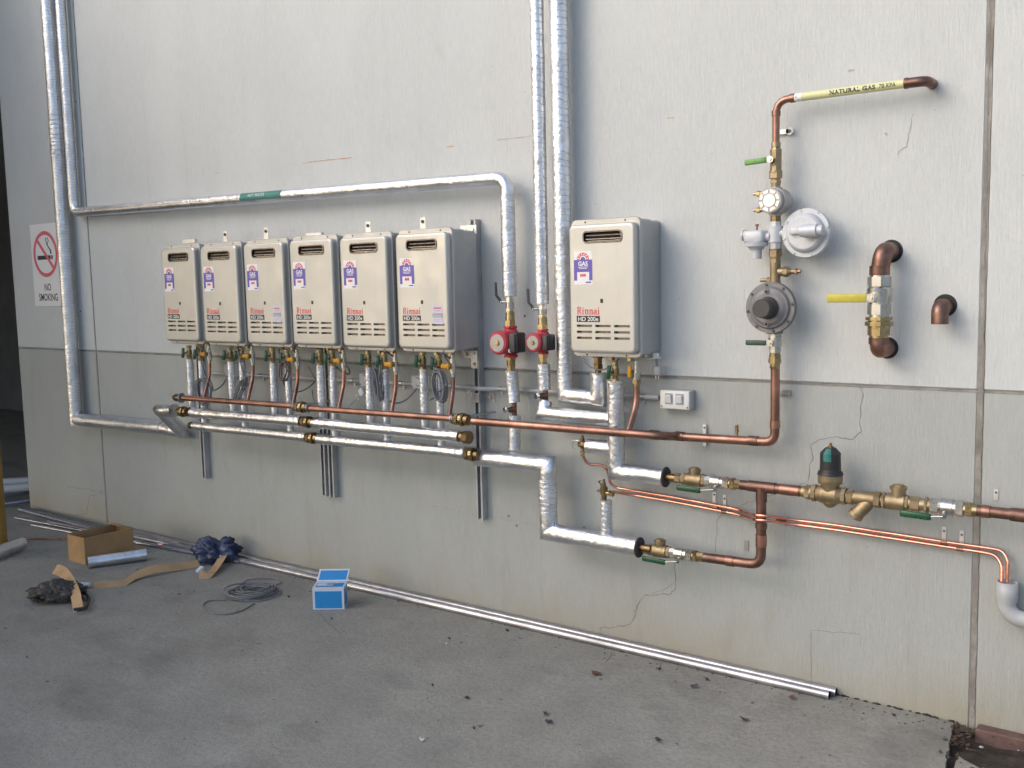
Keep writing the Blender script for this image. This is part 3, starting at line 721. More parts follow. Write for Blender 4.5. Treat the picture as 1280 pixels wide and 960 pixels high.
HU = header((((240, 516), (377, 526.5)), ((393, 528.5), (575, 545.5))), yH1, r1, 'foil', 'insulated_header', ('upper foil header pipe, left length', 'upper foil header pipe, right length ending in a bronze cap under the sixth heater'), None)
union(at(229, 514.5, yH1), X, .0225, 'bronze coupling between the kinked foil link and the upper foil header'); union(at(385, 527.5, yH1), X, .0225, 'bronze coupling midway along the upper foil header')
cp = at(577, 546, yH1); t = HU[1]; obj('end_cap', MB().train(cp, X, [(.02, .026, .026), (.03, .032, .032, 8), (.006, .032, .022)]), 'bronze_dark', t)
HL = header((((243, 532), (384, 546.5)), ((398, 548.5), (583, 566.5))), yH2, .028, 'foil', 'insulated_header', ('lower foil header pipe, left length', 'lower foil header pipe, right length leading to the thick foil pipe'), None)
cp = at(242, 532, yH2); t = HL[0]; obj('end_cap', MB().train(cp, -X, [(.012, .02, .02), (.022, .024, .022)]), 'bronze_dark', t)
union(at(391, 547.5, yH2), X, .0225, 'bronze coupling midway along the lower foil header'); union(at(590, 568, yH2), X, .0225, 'bronze coupling joining the lower foil header to the thick foil pipe')
# foil header banding near couplings
# gas header
rg = .0165
HG = header((((229, 497.5), (366, 507.5)), ((386, 510.5), (566, 523.5))), yG, rg, 'copper_aged', 'copper_header', ('copper gas header, left length under the first three heaters', 'copper gas header, right length under the fourth to sixth heaters'), None)
cp = at(222, 497, yG); t = HG[0]; obj('end_cap', MB().train(cp+X*.02, -X, [(.03, .022, .022), (.02, .024, .018)]), 'bronze_dark', t)
obj('clamp_ring', MB().train(cp+X*.035, X, [(.006, .031, .031), (.008, .026, .026)], 16), 'zinc', t)
for px, py, lab in ((377, 509, 'bronze union between the two lengths of copper gas header'), (577, 524.5, 'bronze union at the right end of the gas header by the tall channel')):
    t = union(at(px, py, yG), X, .021, lab)
    for s_ in (-1, 1) if px < 500 else (-1,):
        obj('clamp_ring', MB().train(at(px, py, yG)+X*s_*.055, X, [(.005, .027, .027), (.006, .023, .023)], 18), 'zinc', t)
    obj('clamp_arm', MB().span(at(px, py, yG)+V((.03, .01, .012)), at(px, py, yG)+V((.055, .20, .02))), 'zinc', t)
# long plain gas pipe on to the regulators
yg2 = -.09
pa_, pb_, pc_, pd_ = at(591, 526.5, yG), at(828, 545, -.20), at(845, 545.5, -.075), at(955, 552, -.075)
xr = at(969, 480, -.075).x
rg2 = .0185
t = thing('copper_gas_pipe', 'long copper gas pipe from the heater row, rising at right to the dark grey regulator', 'pipe', pa_)
zr = at(950, 551.5, -.075).z
obj('pipe', MB().tube([pa_, pb_, pc_, V((xr, -.075, zr)), V((xr, -.075, at(968, 452, -.075).z))], rg2, 18, .045), 'copper_aged', t)
for px, py, d_ in ((818, 543.8, X), (850, 545.5, X), (942, 551, X)): obj('socket', MB().train(at(px, py, -.19 if px < 830 else -.075)-X*.02, d_, [(.04, rg2*1.14, rg2*1.14)], 18), 'copper_brown', t)
obj('socket', MB().train(V((xr, -.075, at(968, 535, -.075).z)), Z, [(.03, rg2*1.14, rg2*1.14)], 18), 'copper_aged', t)
p = at(921, 549, -.075); obj('test_point', MB().train(p, Z, [(.03, .006, .006), (.012, .009, .009, 6), (.018, .008, .008)], 10), 'brass', t)
for px, py, lab in ((881, 543, 'zinc clip holding the gas pipe, left of the test point'),):
    p = at(px, py, -.01); tt = thing('pipe_clip', lab, 'clip', p); obj('tab', MB().span(p+V((-.008, -.004, -.05)), p+V((.008, 0, .045)), .001), 'zinc_white', tt); obj('screw', MB().train(p+V((0, -.004, .03)), OUT, [(.003, .005, .004)], 8), 'slot_shade_screw_steel', tt)
p = at(974, 490, -.01); tt = thing('pipe_clip', 'zinc clip beside the vertical copper pipe under the dark green lever', 'clip', p); obj('tab', MB().span(p+V((-.01, -.008, -.01)), p+V((.05, -.001, .01)), .001), 'zinc', tt)

# ================================================================== VALVES AND RISERS UNDER THE HEATERS
ORD = ['first', 'second', 'third', 'fourth', 'fifth', 'sixth']
def valve(p, kind, lab, r=.012):
    """p: top of valve, hangs downwards"""
    if kind == 'green':
        t = thing('shutoff_valve', lab, 'valve', p, 'green handled water valves under the row')
        obj('body', MB().train(p, -Z, [(.018, .016, .016, 6), (.012, .012, .014), (.028, .0165, .0165), (.012, .014, .012), (.022, .0165, .0165, 6)]), 'brass', t)
        st = p+V((-.0, -.014, -.045)); obj('stem', MB().train(st, V((-.4, -1, 0)), [(.022, .006, .006)], 10), 'brass', t)
        h_ = st+V((-.013, -.022, 0)); rot = Matrix.Rotation(.35, 3, 'Z') @ Matrix.Rotation(.12, 3, 'Y')
        obj('handle', MB().box(h_, (.020, .010, .062), .006, 2, rot), 'green_handle', t)
    else:
        t = thing('gas_valve', lab, 'valve', p, 'yellow handled gas valves under the row')
        obj('body', MB().train(p, -Z, [(.02, .009, .009), (.022, .013, .013, 6), (.03, .016, .016), (.02, .014, .014, 6), (.018, .011, .011)]), 'nickel', t)
        st = p+V((0, -.014, -.055)); obj('stem', MB().train(st, OUT, [(.016, .006, .006)], 10), 'brass', t)
        obj('handle', MB().box(st+V((-.018, -.02, 0)), (.056, .012, .024), .006, 2).box(st+V((0, -.02, 0)), (.016, .016, .034), .005, 2), 'yellow_handle', t)
    return t
# pixel data per unit: riser A (x, top y), riser B, gas x; and where each meets its header
RA = [(237, 449, 241, 503), (288.5, 452, 291, 512), (341, 453.5, 344, 518), (400, 456.5, 405, 521), (461, 459, 464, 527), (529, 461.5, 531, 534)]
RB = [(251.5, 451, 258, 527), (302.5, 453, 306, 532), (359.5, 456, 362, 537), (416, 457.5, 420, 546), (481, 461, 484, 552), (549, 464.5, 552, 558)]
RG = [(261, 433, 254, 499.5), (315, 435, 309, 503), (371, 439, 366, 507), (429, 440, 423, 513), (494, 444, 489, 518), (565.5, 446, 561.5, 522)]
for i in range(6):
    yr, yq = -.20, -.185
    hx = heaters[i].location
    pxa, pya, pxb, pyb = RA[i]; top = at(pxa, pya, yr); bot = V((top.x, 0, 0)); zb = at(pxb, pyb+12, yr).z
    xa = top.x
    fpipe('insulated_riser', [(xa, yr, top.z), (xa, yr, zb+.004)], .0225, 'foil_ringed', 'left foil riser under the %s heater from the left, reaching the upper foil header' % ORD[i], group='foil risers under the six heaters', wob=.09, step=.012, n=16)
    valve(V((xa, yr, top.z+.086)), 'green', 'green handled brass valve on the left foil riser of the %s heater from the left' % ORD[i])
    pxa, pya, pxb, pyb = RB[i]; top = at(pxa, pya, yq); xb = top.x; zb = at(pxb, pyb+10, yq).z
    fpipe('insulated_riser', [(xb, yq, top.z), (xb+random.uniform(-.004, .004), yq, zb+.004)], .020, 'foil_ringed', 'right foil riser under the %s heater from the left, reaching the lower foil header' % ORD[i], group='foil risers under the six heaters', wob=.09, step=.012, n=16)
    valve(V((xb, yq, top.z+.086)), 'green', 'green handled brass valve on the right foil riser of the %s heater from the left' % ORD[i])
    pxa, pya, pxb, pyb = RG[i]; top = at(pxa, pya, -.19); xg = top.x
    valve(V((xg, -.19, top.z+.01)), 'yellow', 'yellow handled gas valve under the right side of the %s heater from the left' % ORD[i])
    bt = at(pxb, pyb, yG)
    one('copper_drop', MB().tube([(xg, -.19, top.z-.095), (xg, -.195, top.z-.175), (bt.x, yG, bt.z)], .0105, 12, .12), 'copper_aged', 'copper gas branch bending forward to the gas header under the %s heater from the left' % ORD[i], 'pipe', 'copper gas branches under the heaters')
    obj('ignition_wire', MB().tube([(xg, -.185, top.z), (xg-.03, -.17, top.z-.012), (xg-.07, -.17, top.z+.01), (xg-.1, -.17, top.z+.03)], .003, 6, .03), 'cord_brown', heaters[i])

# ================================================================== CONDUIT, OUTLETS, CORDS
yc = -.02
cA, cB = at(262, 466, yc), at(824, 497, yc); zc = (at(560, 483, yc).z+at(800, 497, yc).z)/2
cl = lambda x_: cA.z+(cB.z-cA.z)*(x_-cA.x)/(cB.x-cA.x)
one('conduit', MB().tube([cA, V((xc4-.08, yc, cl(xc4-.08))), V((xc4-.02, -.056, cl(xc4))), V((xc4+.05, -.056, cl(xc4))), V((xc4+.12, yc, cl(xc4+.1))), cB], .0115, 14, .03), 'pvc_grey', 'thin grey electrical conduit running along the wall behind the risers to the switch box', 'conduit')
for px, lab in ((327, 'between the second and third heaters'), (441, 'left of the outlet under the fifth heater'), (502, 'left of the outlet under the sixth heater'), (584, 'left of the tall channel post'), (625, 'between the tall channel post and the left pump line'), (700, 'behind the thick tall foil pipe'), (803, 'left of the double switch outlet')):
    x_ = at(px, 480, yc).x; z_ = cl(x_); t = thing('conduit_saddle', 'saddle clip on the grey conduit '+lab, 'clip', (x_, 0, z_), 'saddle clips on the conduit')
    obj('loop', MB().train((x_-.008, yc, z_), X, [(.016, .0135, .0135)], 14), 'zinc', t); obj('tab', MB().span((x_-.008, -.005, z_-.033), (x_+.008, -.002, z_-.008)), 'zinc', t); obj('screw', MB().train((x_, -.005, z_-.025), OUT, [(.003, .005, .004)], 8), 'nickel', t)
def outlet(px, py, w_, h_, lab, n_sw=1, plug=True):
    p = at(px, py, -.055); t = thing('power_outlet', lab, 'power outlet', (p.x, 0, p.z-h_/2), 'power outlets on the conduit')
    obj('box', MB().span((p.x-w_/2, -.045, p.z-h_/2), (p.x+w_/2, -.001, p.z+h_/2), .004, 2), 'pvc_grey' if n_sw > 1 else 'outlet_plastic', t)
    obj('cover_plate', MB().span((p.x-w_/2+.002, -.056, p.z-h_/2+.002), (p.x+w_/2-.002, -.0452, p.z+h_/2-.002), .004, 2), 'outlet_plastic', t)
    for k in range(n_sw):
        cx_ = p.x+(k-(n_sw-1)/2)*.052
        rk = obj('rocker', MB().box((cx_, -.0605, p.z+.004), (.028, .010, .036), .003, 1, Matrix.Rotation(.14, 3, 'X')), 'pvc_light' if n_sw > 1 else 'outlet_plastic', t)
        obj('rocker_surround', MB().span((cx_-.019, -.0575, p.z-.020), (cx_+.019, -.0562, p.z+.028), .0005), 'grey_print', t)
        for dx, dz, sl in ((-.006, -.030, .3), (.006, -.030, -.3)): pass
    for dx in (-w_/2+.01, w_/2-.01): obj('screw', MB().train((p.x+dx, -.056, p.z-h_/2+.012), OUT, [(.002, .004, .003)], 8), 'slot_shade_screw_steel', t)
    return p
for px, py, lab in ((287, 463, 'cream power outlet behind the left riser of the second heater'), (458, 475, 'cream power outlet partly behind the left riser of the fifth heater'), (524, 478, 'cream power outlet with a rocker switch behind the left riser of the sixth heater')): outlet(px, py, .115, .075, lab)
po = outlet(843, 500, .145, .085, 'grey double switch power outlet at the right end of the conduit, below the single heater', 2)
p = at(398, 457, -.05)
def cord(h, pts, r, mat, fillet=.04, n=7):
    obj('power_cord', MB().tube(pts, r, n, fillet, arc=4), mat, h)
def coil(cx_, cy_, y, rx, rz, turns, seed, tilt=0.):
    rnd = random.Random(seed); c = at(cx_, cy_, y); P = []
    for i in range(turns*16+1):
        a_ = 2*math.pi*i/16; k = 1+.10*math.sin(i/16*2.4+seed)+rnd.uniform(-.01, .01)
        q = V((rx*k*math.cos(a_), .014*math.sin(i/16*1.9+seed)-.01*(i/16-turns/2)/max(turns, 1), rz*k*math.sin(a_))); q = Matrix.Rotation(tilt, 3, 'Y') @ q; P.append(c+q)
    return P
def from_to(pts, y): return [at(a_, b_, y) for a_, b_ in pts]
yk = -.225
cord(heaters[0], [at(247, 434, -.2), at(252, 455, yk), at(258, 474, yk)]+coil(254, 489, yk, .070, .080, 4, 1)+[at(268, 488, yk), at(276, 484, -.15), at(283, 474, -.07)], .0042, 'cord_grey')
cord(heaters[1], [at(297, 434, -.2), at(301, 455, yk), at(306, 474, yk)]+coil(300, 487, yk, .016, .088, 4, 2, .62)+[at(312, 480, -.2), at(300, 476, -.12), at(290, 471, -.07)], .0042, 'cord_grey')
cord(heaters[2], [at(349, 436, -.2), at(349, 447, yk)]+coil(355, 464, yk, .036, .055, 4, 3, .3)+[at(353, 478, -.2), at(360, 488, -.15), at(374, 491, -.12), at(388, 483, -.09), at(394, 476, -.07)], .0036, 'cord_brown')
cord(heaters[3], [at(428, 452, -.15), at(437, 462, -.15), at(437, 468, -.15), at(428, 466, -.17), at(420, 458, -.16)], .0045, 'cord_brown')
cord(heaters[3], [at(385, 458, -.1), at(392, 470, -.1), at(397, 478, -.1)], .003, 'cord_grey')
cord(heaters[3], [at(402, 512, -.1), at(392, 502, -.1), at(390, 487, -.1)], .003, 'cord_grey')
cord(heaters[4], [at(437, 507, -.1), at(445, 498, -.1), at(452, 489, -.09)], .0035, 'cord_light')
p = at(453, 490, -.09); t = thing('plug', 'loose pale grey plug beside the outlet under the fifth heater', 'plug', p); obj('plug_body', MB().box(p, (.035, .03, .045), .007, 2, Matrix.Rotation(-.6, 3, 'Y')), 'pvc_light', t); obj('cord_tie', MB().box(p+V((-.035, 0, -.03)), (.008, .012, .03), .002, 1, Matrix.Rotation(-.6, 3, 'Y')), 'white_print', t)
cord(heaters[4], [at(474, 446, -.2), at(475, 462, yk)]+coil(472, 480, yk, .014, .085, 4, 5, -.12)+[at(477, 488, yk), at(484, 500, -.17), at(495, 505, -.12), at(507, 501, -.09), at(515, 493, -.07), at(521, 486, -.065)], .0042, 'cord_grey')
cord(heaters[5], [at(539, 446, -.2), at(543, 463, yk)]+coil(549, 482, yk, .036, .078, 4, 6, -.12)+[at(543, 497, -.18), at(536, 501, -.12), at(527, 498, -.09)], .0045, 'cord_grey')
cord(heaters[5], [at(556, 445, -.17), at(560, 452, -.2), at(565, 455, -.2)], .003, 'cord_brown')
# plug of the single heater
c0 = at(822, 462, -.06); t = thing('plug', 'white and grey power plug hanging under the right side of the single heater', 'plug', c0)
obj('plug_body', MB().box(c0+V((0, 0, -.005)), (.038, .032, .045), .01, 2), 'pvc_grey', t); obj('plug_collar', MB().box(c0+V((-.008, 0, .06)), (.024, .02, .026), .003, 1), 'white_print', t)
mb = MB().box(c0+V((-.007, -.004, -.033)), (.006, .002, .016)).box(c0+V((.007, -.004, -.033)), (.006, .002, .016)); obj('pin', mb, 'chrome', t)
obj('lead', MB().tube([c0+V((-.008, 0, .055)), c0+V((-.004, 0, .03)), c0], .006, 8), 'cord_grey', t)
cord(hs, [at(727, 444, -.1), at(733, 457, -.12), at(752, 464, -.13), at(768, 455, -.12), at(774, 448, -.1)], .0035, 'cord_grey', fillet=.05)
cord(hs, [at(826, 447, -.08), at(812, 449, -.07), at(803, 447, -.06)], .004, 'pvc_light')

# ================================================================== CONNECTIONS OF THE SINGLE HEATER
p = V((x5b, -.105, at(748, 444, -.105).z)); t = thing('pipe_union', 'brown brass union between the single heater and the hooked foil pipe', 'fitting', p)
obj('body', MB().train(p, -Z, [(.012, .024, .024), (.022, .021, .021, 6), (.008, .016, .016), (.022, .023, .023, 6), (.03, .014, .014)]), 'bronze_dark', t)
yR = -.12
xR = at(769.5, 500, yR).x; zRt = at(769, 476, yR).z; rR = .036; zE = at(785, 591, yR).z; zE2 = at(832, 596.5, yR)
t = fpipe('insulated_pipe', [(xR, yR, zRt), (xR, yR, zE), (zE2.x, yR, (zE+zE2.z)/2)], .0385, 'foil', 'foil pipe from the single heater down to the upper valve train', 'pipe')
obj('foil_wrap', MB().tube([(xR, yR, zRt+.001), (xR, yR, at(771, 535, yR).z)], .0375, 22, 0, .02, .06), 'foil_ringed', t)
obj('foam_end', MB().train((zE2.x-.002, yR, (zE+zE2.z)/2), X, [(.006, .0445, .0445)], 26), 'foam_black', t); obj('pipe_end', MB().train((zE2.x+.005, yR, (zE+zE2.z)/2), X, [(.05, .019, .019)], 16), 'bronze_dark', t)
pt = at(767, 446, yR); p = V((at(769, 446, yR).x, yR, pt.z)); vv = valve(V((p.x, yR, zRt+.085)), 'green', 'green handled brass valve above the thick foil pipe under the single heater'); del vv['group']
p = at(795.5, 455, -.12); vv = thing('gas_valve', 'yellow handled gas valve hanging under the single heater', 'valve', p)
obj('body', MB().train(V((p.x, -.12, at(795, 451, -.12).z)), -Z, [(.02, .011, .011), (.03, .015, .015, 6), (.03, .018, .018), (.014, .015, .015, 6)]), 'nickel', vv)
obj('handle', MB().box(V((p.x-.02, -.145, at(795, 464, -.12).z)), (.02, .014, .055), .006, 2), 'yellow_handle', vv); obj('stem', MB().train(V((p.x, -.12, at(795, 464, -.12).z)), V((-.6, -1, 0)), [(.03, .006, .006)], 8), 'brass', vv)
obj('nut', MB().train(V((p.x, -.12, at(795, 474, -.12).z)), -Z, [(.018, .020, .020, 6), (.012, .015, .015)]), 'brass', vv)
g0 = at(796, 482, -.12); g1 = at(796, 505, -.12); g2 = at(786, 538, -.205)
one('copper_drop', MB().tube([V((p.x, -.12, g0.z+.02)), V((p.x, -.12, g1.z)), g2, at(785, 543, -.215)], .0135, 14, .05), 'copper_aged', 'copper gas branch from the single heater down to the long copper gas pipe', 'pipe')
# branch from the right pump line
yS = -.12
# ================================================================== PUMPS
def pump(xp, yp, pz, scale, ptop, pbot, lab, r_face, cx_off, y_face):
    t = thing('circulation_pump', lab, 'pump', (xp, yp, pz)); s_ = scale
    # volute with flared pipe necks
    obj('pump_housing', MB().train((xp, yp, pz-.075*s_), Z, [(.010*s_, .034*s_, .034*s_, 8), (.035*s_, .027*s_, .050*s_), (.060*s_, .052*s_, .052*s_), (.035*s_, .050*s_, .027*s_), (.010*s_, .034*s_, .034*s_, 8)]), 'pump_red', t)
    fx = xp+cx_off
    mb = MB().train((fx, yp, pz), OUT, [(.02*s_, .058*s_, .060*s_), ((abs(y_face-yp)-.045*s_), .054*s_, .054*s_), (.015*s_, .057*s_, .057*s_), (.010*s_, .057*s_, .049*s_)], 30)
    obj('motor_housing', mb, 'pump_red', t)
    for k in range(10):
        a_ = 2*math.pi*k/10
    obj('face_plate', MB().train((fx, y_face, pz), OUT, [(.003, .041*s_, .041*s_)], 30), 'pump_plate', t)
    obj('vent_screw', MB().train((fx, y_face-.003, pz), OUT, [(.006, .013*s_, .012*s_), (.001, .009*s_, .008*s_)], 16), 'brass', t)
    ym = (yp+y_face)/2-.012
    tb = obj('terminal_box', MB().box((fx+.078*s_, ym+.018, pz), (.045*s_, .070*s_, .095*s_), .007, 2), 'plastic_black', t)
    obj('terminal_lid', MB().box((fx+.074*s_, ym+.018-.038*s_, pz), (.034*s_, .010, .086*s_), .004, 2), 'plastic_dark', t)
    return t, fx, ym
ypu = -.10
zpu = at(634, 427, ypu).z
t, fx, ym = pump(x3, ypu, zpu, 1.0, 0, 0, 'larger red circulation pump on the left, with black terminal box and round grey face', .05, -.004, -.20)
obj('indicator', MB().train((fx+.060, ym-.020, zpu-.036), OUT, [(.004, .010, .009)], 12), 'pvc_light', t)
zp2 = at(680, 427, yP4).z
t, fx, ym = pump(x4, yP4, zp2, .78, 0, 0, 'smaller red circulation pump on the right, with a compact black terminal box', .05, -.002, -.18)
def vfit(x_, y_, z_, segs, mat, t, name='body', d=-Z): obj(name, MB().train((x_, y_, z_), d, segs), mat, t)
# isolation valves above the pumps
for xx, pyt, pyb_, lab, s_ in ((x3, 369, 405, 'nickel ball valve with black lever above the left pump', 1.), (x4, 379, 406, 'nickel ball valve with black lever above the right pump', .85)):
    yy = yP3; zt_ = at(637 if xx == x3 else 681, pyt, yy).z; zb_ = (zpu if xx == x3 else zp2)+.075*(1 if xx == x3 else .78)
    Lh = zt_-zb_; t = thing('ball_valve', lab, 'valve', (xx, yy, zb_))
    vfit(xx, yy, zt_+.01, [(.02, .014, .014), (Lh*.14, .0185, .0185, 6), (Lh*.22, .020, .020), (Lh*.10, .0185, .0185, 6)], 'nickel', t)
    vfit(xx, yy, zt_-Lh*.42, [(Lh*.08, .013, .013), (Lh*.05, .02, .02, 6), (Lh*.27, .021, .022), (Lh*.18, .026, .026, 6)], 'brass', t, 'union_nut')
    hz_ = zt_-Lh*.22; obj('stem', MB().train((xx-.014, yy-.006, hz_), V((-1, -.35, 0)), [(.026, .006, .006), (.006, .01, .01, 6)], 10), 'nickel', t)
    b0 = V((xx-.042, yy-.016, hz_)); mbb = MB().ribbon([b0, b0+V((-.004, 0, .012)), b0+V((-.022, -.002, .032)), b0+V((-.024, -.002, .095))], .014, .005, (-.3, -1, 0)); obj('lever', mbb, 'plastic_dark', t)
# line under the left pump
zq = at(636, 463, ypu).z
t = thing('pipe_nipple', 'brass nipple under the left pump', 'fitting', (x3, ypu, zq)); vfit(x3, ypu, zpu-.075, [(.012, .027, .027, 6), (.03, .021, .021), (.02, .022, .022, 6), (zpu-.137-zq+.02, .017, .017)], 'brass', t)
fpipe('insulated_pipe', [(x3, ypu, zq), (x3+.002, ypu+.004, at(638, 484, ypu).z), (x3+.012, ypu, at(640, 503, ypu).z)], .031, 'foil_ringed', 'short foil sleeve under the left pump', group='short foil sleeves', wob=.06, step=.02)
def tee_gauge(x_, y_, px, z_a, z_b, lab):
    t = thing('tee_fitting', lab, 'fitting', (x_, y_, z_b)); zc_ = (z_a+z_b)/2
    vfit(x_, y_, z_a+.01, [((z_a-z_b)+.02, .013, .013)], 'copper_brown', t); obj('branch', MB().train((x_+.004, y_, zc_), V((-.55, -1, 0)), [(.026, .015, .015), (.02, .011, .011)], 14), 'copper_brown', t)
    q = V((x_, y_, zc_))+V((-.55, -1, 0)).normalized()*.040; obj('thermometer_cap', MB().train(q, V((-.35, -1, 0)), [(.010, .0165, .0165), (.004, .0165, .013)], 18), 'chrome', t)
    return t
tee_gauge(x3+.012, ypu, 0, at(640, 503, ypu).z, at(641, 520, ypu).z, 'copper tee with a round chrome cap below the left pump line')
zbh = at(640, 570, -.12)
fpipe('insulated_pipe', [(x3+.014, ypu, at(642, 519, ypu).z), (x3+.014, ypu-.01, zbh.z+.03)], .030, 'foil_ringed', 'foil sleeve joining the left pump line to the thick foil pipe', group='short foil sleeves', wob=.05, step=.02)
# line under the right pump
zq = at(680, 455, yP4).z
t = thing('pipe_nipple', 'brass nipple under the right pump', 'fitting', (x4, yP4, zq)); vfit(x4, yP4, zp2-.058, [(.018, .024, .024, 6), (.02, .018, .018, 6), (max(.01, zp2-.096-zq+.01), .017, .017)], 'brass', t)
zs3 = at(681, 487, yP4).z
fpipe('insulated_pipe', [(x4, yP4, zq), (x4+.003, yP4, zs3)], .0305, 'foil_ringed', 'short foil sleeve under the right pump', group='short foil sleeves', wob=.04, step=.02)
x4b = x4+.008; zs4 = at(682, 502, yP4).z
tee_gauge(x4b, yP4, 0, zs3, zs4, 'copper tee with a round chrome cap below the right pump line')
zz_ = (at(700, 517, yS).z+at(755, 523, yS).z)/2
fpipe('insulated_pipe', [(x4b, yP4, zs4), (x4b, yS, zz_), (xR-.02, yS, zz_-.004)], .0325, 'foil', 'foil elbow pipe from the right pump line across to the pipe of the single heater', wob=.03)
fpipe('insulated_branch', [(at(735, 557, yR).x, yR, at(745, 558.5, yR).z), (xR-.02, yR, at(745, 558.5, yR).z)], .034, 'foil', 'short horizontal foil stub left of the foil pipe, behind the small relief valve', wob=.02)
# thick foil pipe down to the lower valve train
yW = -.14; rW = .0425
w0, w1 = at(599, 570.5, yW), at(682, 580, yW); w2 = at(688, 668, yW); w3 = at(799, 684, yW)
zw = (w0.z+w1.z)/2; zw2 = (at(710, 670.5, yW).z+at(790, 682, yW).z)/2; xw = (w1.x+w2.x)/2
t = fpipe('insulated_pipe', [(w0.x, yW-.02, zw), (xw, yW, zw-.004), (xw, yW, zw2+.004), (w3.x, yW, zw2)], rW, 'foil', 'thickest foil pipe stepping down from the headers to the lower valve train', wob=.022)
obj('foil_wrap', MB().tube([(xw, yW, zw-.07), (xw, yW, zw2+.09)], rW*1.03, 22, 0, .014, .07), 'foil_ringed', t)
obj('foam_end', MB().train((w3.x-.002, yW, zw2), X, [(.006, .0455, .0455)], 26), 'foam_black', t); obj('pipe_end', MB().train((w3.x+.01, yW, zw2), X, [(.05, .018, .018)], 16), 'bronze_dark', t)
xs = at(758, 640, yW).x
fpipe('insulated_riser', [(xs, yW, at(757, 625, yW).z), (xs, yW, zw2+.02)], .0265, 'foil_ringed', 'short upright foil stub on the thick lower foil pipe', wob=.05, step=.015)
# ---- small relief valves with bright copper drains
def relief(p, d, lab):
    t = thing('relief_valve', lab, 'valve', p); 
    obj('body', MB().train(p-d*.02, d, [(.018, .012, .014, 6), (.024, .018, .018), (.014, .012, .012)]).train(p, Z, [(.03, .011, .010), (.014, .007, .006)], 12), 'bronze_dark', t)
    obj('lever', MB().tube([p+V((-.012, -.012, .02)), p+V((-.040, -.016, .02)), p+V((-.044, -.016, -.012)), p+V((-.03, -.014, -.018))], .0022, 6), 'chrome', t); return t
pv = at(728, 556, yR); t = relief(pv+X*.0, X, 'small brass relief valve at the end of the horizontal foil stub'); obj('outlet', MB().train(pv, -Z, [(.03, .009, .009), (.022, .012, .012, 6)]), 'brass', t)
pv2 = at(755, 614, yW); t = thing('relief_valve', 'small brass relief valve on top of the upright foil stub', 'valve', pv2)
obj('body', MB().train(pv2-Z*.045, Z, [(.03, .012, .012), (.035, .017, .017), (.02, .010, .009), (.015, .006, .006)]), 'bronze_dark', t)
obj('lever', MB().tube([pv2+V((0, -.01, .02)), pv2+V((-.02, -.012, .045)), pv2+V((-.008, -.012, .05))], .003, 6).train(pv2, -X, [(.035, .007, .006)], 8), 'bronze_dark', t)
obj('outlet', MB().train(pv2-Z*.006, V((1, 0, -.05)), [(.03, .010, .010), (.02, .012, .012, 6)]), 'brass', t)
ytw = -.03
A_ = [(728.6, 565, yR), (728.6, 569, yR), (732, 577, yR+.02), (738, 581, yR+.03), (751.5, 581, -.07), (758.4, 585, -.06), (760.7, 593, -.05), (763, 605, -.04), (771, 610, -.03), (837.5, 620.8, ytw), (920, 636.5, ytw), (932, 640, -.05), (943, 644, -.152), (960, 645, -.152), (980, 648, -.05), (996, 650.5, ytw), (1048.5, 657, ytw), (1176, 676.6, ytw), (1241, 686, ytw), (1253, 688.5, ytw), (1260, 699, ytw-.01), (1259, 728, ytw-.02)]
B_ = [(762, 614.5, yW+.0), (775, 616, -.09), (790, 618.6, -.04), (837.5, 626.5, ytw), (918, 642.2, ytw), (932, 646, -.05), (943, 650, -.152), (960, 650.5, -.152), (980, 654, -.05), (996, 656, ytw), (1048.5, 663, ytw), (1176, 682.5, ytw), (1232, 691, ytw), (1245, 694, ytw), (1252.5, 706, ytw-.01), (1252, 727, ytw-.02)]
DA = thing('copper_drain', 'upper of the two thin bright copper drain tubes', 'pipe', at(*A_[-1]), 'twin bright copper drain tubes'); obj('tube', MB().tube([at(*q) for q in A_], .0068, 12, .03), 'copper_new', DA)
DB = thing('copper_drain', 'lower of the two thin bright copper drain tubes', 'pipe', at(*B_[-1]), 'twin bright copper drain tubes'); obj('tube', MB().tube([at(*q) for q in B_], .0068, 12, .03), 'copper_new', DB)
for px, py, sg_, lab in ((893, 629, 1, 'zinc clip above the upper copper drain tube, left one of the middle pair'), (906, 634, 1, 'zinc clip above the copper drain tubes, right one of the middle pair'), (1180, 676, 1, 'zinc clip above the upper copper drain tube near the wall joint'), (1202, 681, 1, 'small zinc clip between the bright clip and the wall joint')):
    p = at(px, py, 0); t = clip_tab(V((p.x, 0, p.z)), .055, sg_, lab)
for px, py, lab in ((894, 634, 'copper saddle round the upper drain tube, middle pair'), (905, 640, 'copper saddle round the lower drain tube, middle pair'), (1180, 678, 'copper saddle round the upper drain tube, right pair'), (1200, 686.5, 'copper saddle round the lower drain tube, right pair')):
    p = at(px, py, ytw); obj('saddle', MB().train(p-X*.012, X, [(.024, .0085, .0085)], 12), 'copper_aged', DA if 'upper' in lab else DB)
